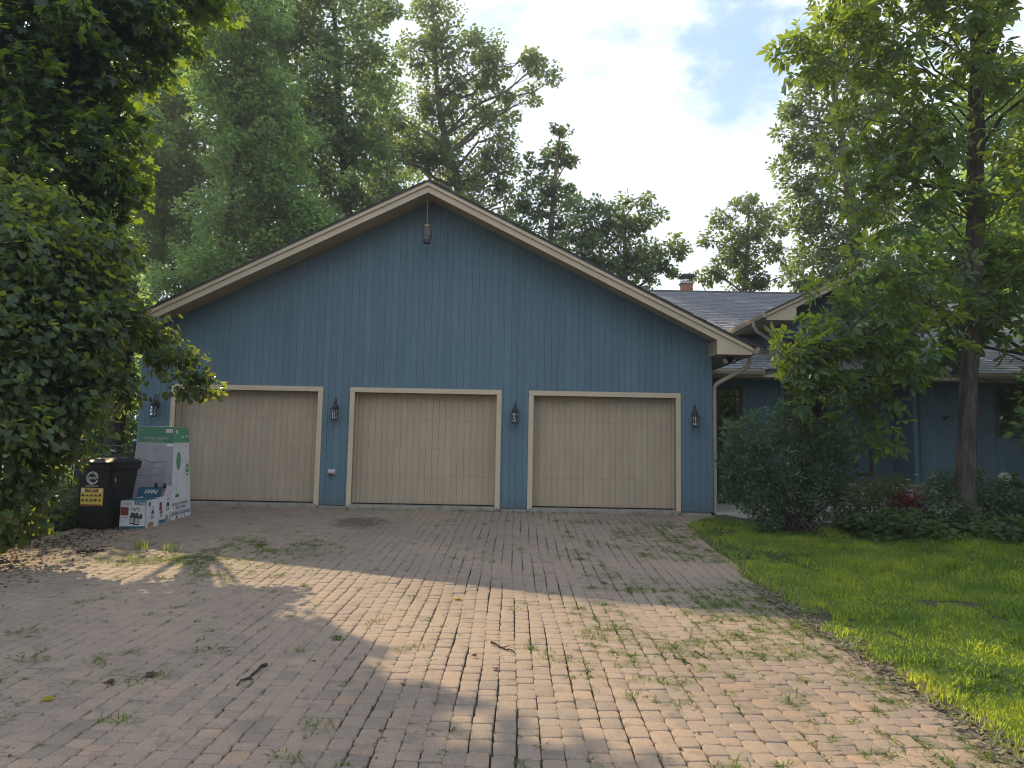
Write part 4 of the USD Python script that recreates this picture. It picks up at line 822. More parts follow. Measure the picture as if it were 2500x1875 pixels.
for (x, y, rz, sc), lab in zip([(24, -16, .3, 1.6), (29, -21, 1.5, 1.7), (21, -23, 2.6, 1.6), (13.5, -18, 3.7, 1.4), (17, -26, 5.0, 1.6), (15.5, -7.5, 1.1, 1.3), (12.6, -4.0, 2.0, 1.15), (14.9, -1.0, 4.0, 1.25)],
                               ['bushy tree across the road far right of the viewer', 'bushy tree at the far right corner of the lot', 'bushy tree across the road, right of the viewer', 'bushy tree behind the lawn, right of the viewer', 'bushy tree across the road beyond the lawn', 'bushy tree on the lawn just outside the right picture edge', 'leafy tree at the lawn edge right of the flower bed, outside the picture', 'leafy tree beside the right house wing, outside the picture']):
    a = rz; M2 = np.array([[math.cos(a), -math.sin(a)], [math.sin(a), math.cos(a)]]) * sc; off = M2 @ _c[:2]
    copy_of(_u, (x - off[0], y - off[1], -.45), rz, lab, sc)
leaf_mat('straw', (.20, .18, .14), (.34, .31, .25), (.4, .36, .26), .2, .8, .2)
# ---------------------------------------------------------------- lawn, weeds, shrubs, bed
def blades(P, H, Wd, lean, rng, up=None):
    """Grass blades: three-segment tapering strips that bend over."""
    n = len(P); a = rng.uniform(0, 2 * np.pi, n); dirv = np.stack([np.cos(a), np.sin(a), 0 * a], 1); sd = np.stack([-np.sin(a), np.cos(a), 0 * a], 1)
    L = lean * rng.uniform(.4, 1.5, n); b0 = P; b1 = P + dirv * (H * L * .35)[:, None] + np.array([0, 0, 1]) * (H * .62)[:, None]; b2 = P + dirv * (H * L * 1.0)[:, None] + np.array([0, 0, 1]) * (H * (1 - .28 * L).clip(.25, 1))[:, None]
    w = (Wd / 2)[:, None] * sd
    V = np.stack([b0 - w, b0 + w, b1 - w * .8, b1 + w * .8, b2], 1); F = np.array([(0, 1, 3), (0, 3, 2), (2, 3, 4)])
    return V.reshape(-1, 3), (F[None] + 5 * np.arange(n)[:, None, None]).reshape(-1, 3)


rng = np.random.default_rng(31)
n = 260000
yy = -10.6 + 10.2 * rng.random(n) ** 1.25; lim = CAM[0] + .80 * (yy - CAM[1]) + .4; xx = XR(yy) - .05 + (lim - XR(yy) + .05) * rng.random(n) ** 1.05
edge = xx - XR(yy); nz = meshkit.noise(np.stack([xx * 1.6, yy * 1.6, 0 * xx], -1), 12); fine = meshkit.noise(np.stack([xx * 7, yy * 7, 0 * xx], -1), 14)
bedy = np.maximum(-0.30 - 1.05 * (xx - 5.0), -1.75 + .45 * np.sin(xx * .9) + .35 * (xx > 8) - 0.9 * (xx > 9.5))
keep = (yy < bedy) & (rng.random(n) < np.clip(.22 + (edge + .14 - .35 * nz) * 2.4, 0.10, 1)) & (fine + .5 * nz > .36)
xx, yy, nz = xx[keep], yy[keep], nz[keep]; n = len(xx); dist = np.hypot(xx - CAM[0], yy - CAM[1])
tall = np.exp(-(((xx - 7.2) / 1.3) ** 2 + ((yy + 4.6) / .8) ** 2)) + np.exp(-(((xx - 8.6) / 1.0) ** 2 + ((yy + 3.4) / .7) ** 2))
H = (.026 + .044 * nz + .10 * tall + .035 * (meshkit.noise(np.stack([xx * 4, yy * 4, 0 * xx], -1), 41) > .62)) * rng.uniform(.5, 1.5, n); Wd = np.clip(.0022 + .0005 * dist, .0035, .008)
P = np.stack([xx, yy, np.where(edge[keep] < 0.02, G(yy) - .012, lawn_z(xx, yy) - .008)], 1)
v, f = blades(P, H, Wd, 0.95, rng)
tag(raw_mesh(prim_path('lawn_grass'), v, f, 'grass_blade'), 'mown green lawn right of the drive, sunlit along its near edge', 'grass', kind='stuff')
def lawnweeds(rng, n):
    x = rng.uniform(4.6, 11.5, n); y = rng.uniform(-8.8, -2.0, n); d_ = meshkit.noise(np.stack([x * 1.3, y * 1.3, 0 * x], -1), 52) + .5 * np.exp(-(((x - 8.2) / 1.6) ** 2 + ((y + 3.6) / 1.2) ** 2)); k = (d_ > .58) & (x > XR(y) + .15); return x[k], y[k], d_[k]
# weeds in the joints
rng = np.random.default_rng(32); C_ = []
def weed_spots(n, xa, xb, ya, yb):
    x = rng.uniform(xa, xb, n); y = rng.uniform(ya, yb, n); c = np.round((x + 5.05) / W_); x = -5.05 + c * W_ + 0.016 * np.sin(y * .7 + c * .02) + 0.007 * np.sin(y * 2.3 + c)
    return np.stack([x, y], 1)
C_ += [weed_spots(760, 2.5, 4.6, -6.4, -1.0), weed_spots(480, 2.3, 4.6, -8.0, -5.6), weed_spots(420, 4.0, 4.7, -9.8, -1.0), weed_spots(190, 1.9, 4.5, -10.2, -7.8), weed_spots(150, -.2, 3.0, -8, -.3), weed_spots(60, .4, 2.6, -10.2, -7), weed_spots(90, -4.5, 0, -9.8, -6), weed_spots(70, -4.6, -.5, -5, -.3), weed_spots(70, -2.2, 4.2, -.14, -.08)]
pa = np.array([-2.55, -4.75]) + rng.normal(size=(300, 2)) * [.45, .2]; pb = np.array([-1.55, -3.75]) + rng.normal(size=(260, 2)) * [.5, .42]; pc = np.array([-2.0, -5.35]) + rng.normal(size=(120, 2)) * [.6, .22]; pd = np.array([-1.7, -8.5]) + rng.normal(size=(40, 2)) * [.6, .5]
C_ = np.vstack(C_ + [pa, pb, pc, pd]); C_ = C_[(C_[:, 0] < XR(C_[:, 1]) + .05) & (meshkit.noise(np.stack([C_[:, 0] * 1.3, C_[:, 1] * 1.3, 0 * C_[:, 0]], -1), 6) > .28)]
size = rng.gamma(3.0, .33, len(C_)).clip(.3, 2.2); m = (5 + size * 7).astype(int); k = np.repeat(np.arange(len(C_)), m); n = len(k)
P = np.concatenate([C_[k] + rng.normal(size=(n, 2)) * (.008 + .016 * size[k])[:, None], np.zeros((n, 1))], 1); P[:, 2] = G(P[:, 1]) - .010
v, f = blades(P, (.013 + .017 * size[k]) * rng.uniform(.5, 1.3, n), np.full(n, .0072), 2.3, rng)
tag(raw_mesh(prim_path('joint_weeds'), v, f, 'weed_blade'), 'low weeds and grass tufts sprouting from the joints of the drive', 'weeds', kind='stuff')
rng = np.random.default_rng(33)
for (x, y), lab in (((-2.72, -4.25), 'tallest bright grass tuft on the drive at the sunlit shadow edge'), ((-3.2, -4.12), 'thin grass tuft left of the tallest tuft at the shadow edge')):
    n = 26 if 'tallest' in lab else 9; P = np.stack([x + rng.normal(size=n) * .07, y + rng.normal(size=n) * .04, np.full(n, float(G(y)) - .01)], 1)
    v, f = blades(P, rng.uniform(.10, .19, n), np.full(n, .011), .7, rng); tag(raw_mesh(prim_path('grass_tuft'), v, f, 'weed_blade'), lab, 'grass tuft')
# leaf litter along the left edge and scattered
rng = np.random.default_rng(34); n = 2600
y = rng.uniform(-7.0, -2.6, n); x = -4.75 + np.abs(rng.normal(size=n)) * .42 * (1 + .5 * (y < -4)); P = np.stack([x, y, G(y) + rng.uniform(.002, .02, n)], 1)
n3 = 3200; y3 = rng.uniform(-10.4, -5.5, n3); P3 = np.stack([XR(y3) + rng.normal(size=n3) * .07, y3, G(y3) + rng.uniform(.0, .02, n3)], 1)
n2 = 140; y2 = rng.uniform(-10, -.3, n2); P2 = np.stack([rng.uniform(-4.5, 4.3, n2), y2, G(y2) + .006], 1); P = np.vstack([P, P2]); n = len(P)
v, f = leaves('small', P3, rng.normal(size=(n3, 3)) * [1, 1, .2], np.array([0, 0, 1.0]) + rng.normal(size=(n3, 3)) * .4, rng.uniform(.03, .08, n3)); tag(raw_mesh(prim_path('dry_clippings'), v, f, 'straw'), 'pale dry grass clippings along the near lawn edge', 'clippings', kind='stuff')
v, f = leaves('small', P, rng.normal(size=(n, 3)) * [1, 1, .12], np.array([0, 0, 1.0]) + rng.normal(size=(n, 3)) * .35, np.where(np.arange(n) < 2600, rng.uniform(.02, .06, n), rng.uniform(.015, .045, n)))
tag(raw_mesh(prim_path('leaf_litter'), v, f, 'dead_leaf'), 'brown leaf litter drifted along the left edge of the drive', 'leaf litter', kind='stuff')
# broad dark weeds at the lower left
rng = np.random.default_rng(35)
wl = [((-1.75, -8.35), 'flat dark broad-leaved weed on the drive at the left picture edge'), ((-1.25, -9.35), 'flat broad-leaved weed in the near left corner of the drive'), ((-.55, -8.1), 'flat broad-leaved weed left of the long twig'), ((-2.2, -7.7), 'flat broad-leaved weed nearest the leaf litter')]
for (x, y), lab in wl:
    n = 20; a = rng.uniform(0, 2 * np.pi, n); r = rng.random(n) ** .6 * .13; P = np.stack([x + r * np.cos(a), y + r * np.sin(a) * .8, G(y) + .006 + .02 * rng.random(n)], 1)
    v, f = leaves('small', P, np.stack([np.cos(a), np.sin(a), .25 * np.ones(n)], 1), np.array([0, 0, 1.0]) + rng.normal(size=(n, 3)) * .2, rng.uniform(.03, .065, n)); tag(raw_mesh(prim_path('foliage', thing('broadleaf_weed', lab, 'weed')), v, f, 'leaf_cover'), kind='stuff')


def shrub(name, label, cat, base, blobs, kind, size, leafm, seed, stems=10, stem_m='bark_dark', group=None, **kw):
    rng = np.random.default_rng(seed); t = thing(name, label, cat, group); base = np.asarray(base, float)
    v, f, cent = foliage(blobs, kind, size, rng, **kw); mb = MB()
    for (c, r), cc in zip(blobs, cent):
        for k in range(max(1, stems // len(blobs))):
            b = base + rng.normal(size=3) * [.12, .1, 0]; e = cc[rng.integers(len(cc))]; b[2] = base[2] - .03
            mb.tube(wiggle(b, e, 5, .03, rng), np.linspace(.014, .004, 5), 4, cap=False)
    obj('stem', mb, stem_m, t); raw_mesh(prim_path('foliage', t), v, f, leafm); return t


sb = [(at(px, py, 11.4), r) for px, py, r in [(1620, 935, .36), (1700, 920, .38), (1770, 950, .36), (1600, 1000, .36), (1680, 1000, .50), (1765, 1010, .42), (1810, 980, .26), (1625, 1060, .40), (1705, 1060, .48), (1775, 1065, .36), (1660, 1110, .30), (1730, 1110, .30), (1580, 1050, .2), (1590, 950, .2), (1815, 1040, .2)]]
shrub('round_shrub', 'big round dark green shrub in front of the recessed entry', 'shrub', (6.35, -2.0, -.12), sb, 'small', .070, 'leaf_shrub', 51, stems=45, lai=3.2, clump=.12, per=26, droop=-.35, gap=.12, flat=.7, squash=.95, hollow=.5)
rng = np.random.default_rng(52); mbt = MB(); Ps, Ds = [], []
for px, py, h in [(1612, 885, .28), (1655, 880, .18), (1690, 862, .30), (1715, 880, .22), (1745, 845, .42), (1640, 890, .2), (1780, 900, .2), (1675, 885, .2), (1585, 920, .2), (1825, 950, .2), (1848, 1012, .2)]:
    b = at(px, py, 11.3); a = b - [0, 0, h]; p = wiggle(a, b, 5, .012, rng); mbt.tube(p, np.linspace(.005, .002, 5), 4)
    for k in range(int(h * 75)):
        t_ = rng.random(); q_ = a * (1 - t_) + b * t_; an = rng.uniform(0, 2 * np.pi); Ps.append(q_); Ds.append([math.cos(an), math.sin(an), .7])
_s = stage.GetPrimAtPath('/World/round_shrub'); v, f = leaves('small', np.array(Ps), np.array(Ds), np.array([0, 0, 1.0]) + rng.normal(size=(len(Ps), 3)) * .3, rng.uniform(.05, .08, len(Ps))); v2, f2 = mbt.get()
obj('shoot', mbt, 'leaf_shrub', _s, kind='stuff'); tag(raw_mesh(prim_path('shoot_foliage', _s), v, f, 'leaf_shrub'), kind='stuff')
# plant below the small window
shrub('window_plant', 'pale bushy plant under the small window beside the garage', 'plant', (6.55, 2.4, 0), [((6.45, 2.5, 1.75), .24), ((6.7, 2.45, 1.62), .24), ((6.5, 2.45, 1.4), .25), ((6.72, 2.4, 1.2), .25), ((6.6, 2.4, .8), .3)], 'small', .07, 'leaf_fern', 53, stems=10, lai=2.2, clump=.12, per=14)
# bed plants
def bed(px, py, d_, r): return (at(px, py, d_), r)
shrub('fern', 'pale feathery fern beside the round shrub', 'fern', (7.35, -1.75, -.08), [bed(1830, 1075, 11.6, .26), bed(1870, 1060, 11.6, .22), bed(1850, 1100, 11.5, .22)], 'small', .085, 'leaf_fern', 54, stems=8, lai=2.2, clump=.14, per=18, droop=.2)
shrub('fern', 'pale feathery fern left of the red astilbe', 'fern', (7.9, -1.6, -.05), [bed(1910, 1065, 11.8, .22), bed(1895, 1095, 11.6, .22)], 'small', .085, 'leaf_fern', 55, stems=8, lai=2.2, clump=.14, per=18, droop=.2)
shrub('astilbe', 'low plant with dark red flower heads in the bed', 'plant', (8.2, -1.9, -.05), [bed(1945, 1085, 11.5, .17), bed(1970, 1085, 11.5, .17), bed(1955, 1105, 11.4, .2)], 'small', .05, 'leaf_red', 56, stems=8, lai=2.6, clump=.09, per=14)
shrub('leafy_perennial', 'dark leafy perennial in front of the coneflowers', 'plant', (8.9, -1.9, -.05), [bed(2020, 1095, 11.4, .22), bed(2050, 1085, 11.4, .2), bed(2035, 1115, 11.3, .22)], 'small', .11, 'leaf_shrub', 57, stems=10, lai=2.6, clump=.14, per=12)
shrub('leafy_perennial', 'dark tall perennial right of the hickory trunk', 'plant', (10.3, -1.3, 0), [bed(2130, 1050, 12.2, .3), bed(2165, 1070, 12.1, .28), bed(2140, 1095, 12, .3), bed(2195, 1090, 11.9, .28)], 'small', .08, 'leaf_shrub', 58, stems=14, lai=2.8, clump=.14, per=14)
shrub('bed_shrub', 'dark bushy plant between the coneflowers and the hickory trunk', 'shrub', (9.2, -.6, 0), [bed(2040, 1045, 12.7, .28), bed(2070, 1030, 12.7, .25), bed(2010, 1060, 12.6, .25)], 'small', .07, 'leaf_shrub', 59, stems=10, lai=2.6, clump=.13, per=14)
shrub('bed_shrub', 'brownish small shrub behind the white garden marker', 'shrub', (8.3, -.3, 0), [bed(1925, 1045, 12.8, .22), bed(1900, 1060, 12.7, .2), bed(1950, 1035, 12.8, .18)], 'small', .06, 'leaf_fern', 60, stems=8, lai=1.8, clump=.12, per=14)
# coneflowers
t = thing('coneflower', 'clump of tall white coneflowers left of the hickory trunk', 'flower'); rng = np.random.default_rng(61); st = MB(); lv = []
for px, py in [(1962, 1034), (1978, 1024), (2010, 1030), (2018, 1026), (1965, 1058), (1993, 1062), (2020, 1040), (2036, 1048), (1955, 1053), (2044, 1078), (2060, 1090), (2035, 1100), (1948, 1046), (2070, 1105), (2055, 1118)]:
    c = at(px, py, 12.0); b = np.array([c[0] + rng.normal() * .08, c[1] + .05, -.05]); st.tube(wiggle(b, c, 4, .01, rng), [.006, .005, .004, .003], 4)
    for q_ in range(6):
        t_ = rng.random() * .8; lv.append(b * (1 - t_) + c * t_)
    fl = MB(); na = 11
    for k in range(na):
        a = 2 * np.pi * k / na + rng.random() * .2; dv = np.array([math.cos(a), math.sin(a), -.28]); sv_ = np.array([-math.sin(a), math.cos(a), 0])
        fl.add([c + dv * .010, c + dv * .03 + sv_ * .009, c + dv * .052, c + dv * .03 - sv_ * .009], [(0, 1, 2), (0, 2, 3)])
    fp = obj('flower', fl, 'petal_white', t); cm = MB(); cm.lathe([(0, .016), (.008, .012), (.011, .004), (.009, -.003), (0, -.004)], c, 8); obj('cone', cm, 'bark_pale', fp)
obj('stem', st, 'leaf_shrub', t); lv = np.array(lv); v, f = leaves('small', lv, rng.normal(size=(len(lv), 3)) * [1, 1, .3], np.array([0, 0, 1.0]) + rng.normal(size=(len(lv), 3)) * .3, rng.uniform(.09, .15, len(lv))); raw_mesh(prim_path('foliage', t), v, f, 'leaf_shrub')
# hydrangea
t = thing('hydrangea', 'hydrangea with pale round flower heads at the right picture edge', 'shrub'); rng = np.random.default_rng(62)
bl = [bed(2170, 1055, 12.6, .28), bed(2200, 1040, 12.6, .28), bed(2185, 1085, 12.5, .3), bed(2230, 1070, 12.5, .3)]; v, f, _c = foliage(bl, 'heart', .10, rng, lai=2.6, clump=.14, per=12); raw_mesh(prim_path('foliage', t), v, f, 'leaf_cover')
st = MB()
for px, py, r in [(2170, 1030, .095), (2167, 1052, .06), (2188, 1072, .07), (2192, 1062, .05), (2207, 1062, .07), (2176, 1088, .05), (2196, 1096, .05)]:
    c = at(px, py, 12.4); st.tube([c - [0, -.05, .45], c - [0, -.02, .2], c], .008, 4); P = c + unit(rng.normal(size=(160, 3))) * r * np.array([1, 1, .8]) * rng.uniform(.85, 1.05, (160, 1)); v, f = leaves('far', P, rng.normal(size=(160, 3)), P - c + rng.normal(size=(160, 3)) * .02, np.full(160, .030)); raw_mesh(prim_path('flower_head', t), v, f, 'petal_white')
obj('stem', st, 'bark_dark', t)
# ground cover: bed edge and the left undergrowth
def cover(name, label, pts_fn, n, size, leafm, seed, hmax, kind='heart'):
    rng = np.random.default_rng(seed); x, y, dens = pts_fn(rng, n); h = hmax * rng.random(len(x)) ** 1.6 * dens
    P = np.stack([x, y, lawn_z(x, y) + .02 + h], 1); m_ = len(P)
    v, f = leaves(kind, P, rng.normal(size=(m_, 3)) * [1, 1, .3] + [0, -.3, -.15], np.array([0, -.25, 1.0]) + rng.normal(size=(m_, 3)) * .4, size * rng.uniform(.55, 1.25, m_)); return tag(raw_mesh(prim_path(name), v, f, leafm), label, 'ground cover', kind='stuff')
cover('lawn_clover', 'patches of clover and low weeds growing through the lawn', lawnweeds, 16000, .042, 'leaf_cover', 67, .07)
def bedpts(rng, n):
    x = rng.uniform(7.0, 12.0, n); y = -2.35 + .25 * np.sin(x * 1.3) - .5 * (x > 9.3) + rng.normal(size=n) * .33; d_ = meshkit.noise(np.stack([x * 2, y * 2, 0 * x], -1), 8); k = d_ > .3; return x[k], y[k], d_[k] + .3
cover('bed_cover', 'low leafy ground cover along the front of the flower bed', bedpts, 6500, .085, 'leaf_cover', 63, .34)
def leftpts(rng, n):
    x = -5.0 - np.abs(rng.normal(size=n)) * 1.3; y = rng.uniform(-7.2, -1.2, n); d_ = meshkit.noise(np.stack([x * 1.6, y * 1.6, 0 * x], -1), 18); k = d_ > .25; return x[k], y[k], (d_[k] + .2) * np.clip((-4.8 - x[k]) * 1.6 + .25, .25, 1.4)
cover('undergrowth', 'dark leafy undergrowth spilling over the left edge of the drive', leftpts, 9000, .085, 'leaf_cover', 64, .55)
def fillpts(rng, n):
    x = rng.uniform(-13, -5.6, n); y = rng.uniform(-1.0, 9.0, n); d_ = meshkit.noise(np.stack([x * 1.1, y * 1.1, 0 * x], -1), 28); k = d_ > .3; return x[k], y[k], d_[k] + .3
cover('undergrowth', 'brighter undergrowth on the ground left of the garage behind the bins', fillpts, 7000, .11, 'leaf_mid', 65, 1.1, 'far')
shrub('side_shrub', 'sunlit loose shrub left of the garage wall behind the bins', 'shrub', (-6.3, 3.2, 0), [(at(285, 945, 16.5), .5), (at(255, 900, 16.5), .5), (at(220, 945, 16.5), .5), (at(290, 985, 16), .4)], 'small', .10, 'leaf_mid', 66, stems=10, lai=2.2, clump=.2, per=16)
# ---------------------------------------------------------------- things on and around the garage
def lantern(loc, label):
    """Wall lantern: back plate, curled arm, domed roof, glass barrel with a crossed cage, base ring."""
    t = thing('wall_lantern', label, 'lamp', 'black wall lanterns beside the garage doors', loc=loc)
    mb = MB(); mb.lathe([(0, 0), (.055, 0), (.055, .012), (.04, .022), (0, .024)], n=16); v, f = mb.get(); v = v[:, [0, 2, 1]] * [1, -1, 1.5]; v[:, 2] += .02; obj('back_plate', (v, f[:, ::-1]), 'black_metal', t, smooth=30)
    mb = MB(); a = np.linspace(-.3, math.pi, 12); arc = np.stack([0 * a, -.055 - .045 * np.cos(np.pi - a) * -1 - .0, .13 + .075 * np.sin(a)], 1); arc[:, 1] = -.062 + .052 * np.cos(a) ; mb.tube(np.vstack([[0, -.015, .03], arc]), .0085, 7); obj('arm', mb, 'black_metal', t, smooth=True)
    c = np.array([0, -.115, 0.0]); mb = MB()
    mb.lathe([(0, .125), (.012, .123), (.018, .112), (.012, .10), (.032, .088), (.046, .068), (.048, .05), (.044, .046), (.048, .040), (.048, .020), (.060, .006), (.084, -.008), (.086, -.016), (.060, -.016), (0, -.014)], c, 16); obj('lid', mb, 'black_metal', t, smooth=35)
    mb = MB(); mb.lathe([(.052, -.016), (.052, -.195)], c, 16); obj('glass', mb, 'lantern_glass', t, smooth=True)
    mb = MB(); mb.lathe([(.0, -.195), (.066, -.195), (.070, -.205), (.066, -.218), (.045, -.224), (0, -.226)], c, 16); mb.lathe([(.058, -.016), (.062, -.02), (.058, -.026), (.054, -.02), (.058, -.016)], c, 16); obj('base_ring', mb, 'black_metal', t, smooth=35)
    mb = MB()
    for k in range(6):
        a = k * math.pi / 3; p = c + [.060 * math.cos(a), .060 * math.sin(a), -.016]; mb.tube([p, p - [0, 0, .185]], .0048, 5)
        b = (k + 1) * math.pi / 3
        for (q0, z0), (q1, z1) in (((a, -.05), (b, -.16)), ((b, -.05), (a, -.16))): mb.tube([c + [.058 * math.cos(q0), .058 * math.sin(q0), z0], c + [.060 * math.cos((q0 + q1) / 2), .060 * math.sin((q0 + q1) / 2), (z0 + z1) / 2], c + [.058 * math.cos(q1), .058 * math.sin(q1), z1]], .003, 4)
    obj('cage', mb, 'black_metal', t)
    mb = MB(); mb.lathe([(0, -.16), (.011, -.155), (.011, -.07), (.006, -.055), (0, -.05)], c, 8); obj('bulb', mb, 'petal_white', t, smooth=True)
    return t


ln = lantern((-5.2, -.002, 1.835), 'black wall lantern on the blue wall left of the first garage door')
for x, z, lab in ((-1.73, 1.835, 'black wall lantern between the first and second garage doors'), (1.73, 1.835, 'black wall lantern between the second and third garage doors'), (5.19, 1.835, 'black wall lantern on the blue wall right of the third garage door')):
    copy_of(ln, (x, -.002, z), random.Random(int(x * 10)).uniform(-.05, .05), lab)
copy_of(ln, (10.65, 3.898, 1.98), 0, 'black wall lantern on the dark entry wall beside the front door', group='entry lantern')
# owl decoy hanging from the peak
t = thing('owl_decoy', 'grey plastic owl decoy hanging on a cord from the garage peak', 'owl decoy', loc=(-.02, -.42, 5.02))
mat('owl', (0.035, 0.035, 0.036), (0.13, 0.125, 0.12), scale=42, rough=.7, bump=.6, bscale=60, bdist=.006, ramp=(.42, .58)); plain('owl_eye', (.45, .33, .05), .2, .6); plain('owl_dark', (.03, .03, .033), .6)
mb = MB(); pr = np.array([(0, .0), (.062, .002), (.070, .02), (.066, .07), (.074, .10), (.082, .16), (.080, .22), (.070, .265), (.060, .285), (.066, .305), (.068, .335), (.058, .365), (.034, .38), (0, .384)]); mb.lathe(pr, n=20); v, f = mb.get(); v[:, 1] *= .82; obj('body', (v, f), 'owl', t, smooth=True)
mb = MB(); mb.lathe([(0, -.004), (.072, -.004), (.074, .012), (.070, .03)], n=20); mb.box((-.05, -.066, .03), (-.012, -.04, .07), bev=.008); mb.box((.012, -.066, .03), (.05, -.04, .07), bev=.008); obj('base', mb, 'owl_dark', t)
for s in (-1, 1):
    mb = MB(); mb.add([(s * .018, -.03, .365), (s * .062, -.02, .35), (s * .056, -.03, .418), (s * .045, .0, .36)], [(0, 1, 2), (1, 3, 2), (3, 0, 2)]); obj('ear_tuft', mb, 'owl_dark', t)
    mb = MB(); mb.lathe([(0, .004), (.013, .003), (.016, -.002)], n=12); v, f = mb.get(); obj('eye', (v[:, [0, 2, 1]] * [1, -1, 1] + [s * .026, -.054, .335], f[:, ::-1]), 'owl_eye', t)
    mb = MB(); tv = np.array([(0, 0, .0), (.012, .02, -.01), (.014, .022, -.15), (.004, .0, -.19), (.0, -.02, -.03)]); mb.add(np.vstack([tv * [s, 1, 1] + [s * .076, -.01, .26], tv * [s, 1, 1] + [s * .070, .01, .25]]), [(0, 1, 2), (0, 2, 3), (0, 3, 4), (5, 7, 6), (5, 8, 7), (5, 9, 8)]); obj('wing', mb, 'owl_dark', t)
mb = MB(); mb.add([(-.008, -.062, .325), (.008, -.062, .325), (0, -.074, .305), (0, -.058, .315)], [(0, 2, 1), (0, 3, 2), (1, 2, 3)]); obj('beak', mb, 'owl_dark', t)
mb = MB(); mb.tube([(0, 0, .383), (.0, -.02, .6), (0, -.05, .97)], .0035, 4); obj('cord', mb, 'grey_plastic', t)
# weatherproof outlet box
t = thing('outlet_box', 'grey weatherproof outlet box low on the wall between two garage doors', 'outlet', loc=(-1.76, -.0, .56))
mb = MB(); mb.box((-.07, -.045, .05), (.07, -.002, .115), bev=.008); obj('cover', mb, 'grey_plastic', t)
mb = MB(); mb.box((-.068, -.062, .0), (.068, -.002, .047), bev=.006); obj('box', mb, 'grey_plastic', t); mb = MB(); mb.box((-.06, -.066, .008), (.06, -.0625, .036)); obj('flap', mb, 'black_plastic', t)
# twin floodlight under the right eave
t = thing('floodlight', 'black twin floodlight under the right eave return of the garage', 'lamp', loc=(5.80, -.25, 2.96))
mb = MB(); mb.lathe([(0, 0), (.055, 0), (.055, -.03), (.03, -.04), (0, -.04)], n=14); obj('mount', mb, 'black_plastic', t, smooth=30)
for s, az in ((-1, 215), (1, 300)):
    T = shift(s * .055, -.02, -.075) @ rot([0, 0, 1], az) @ rot([0, 1, 0], 115); mb = MB(); mb.lathe([(0, -.07), (.03, -.068), (.045, -.03), (.058, .03), (.060, .05), (.055, .05)], n=16); v, f = mb.get(); hd = obj('head', (trimesh.transformations.transform_points(v, T), f), 'black_plastic', t, smooth=40)
    mb = MB(); mb.lathe([(0, .044), (.03, .044), (.055, .041)], n=16); v, f = mb.get(); obj('lens', (trimesh.transformations.transform_points(v, T), f), 'grey_plastic', hd, smooth=40)
    mb = MB(); mb.tube([(0, 0, -.035), (s * .03, -.01, -.06), (s * .055, -.02, -.075)], .012, 6); obj('arm', mb, 'black_plastic', t)

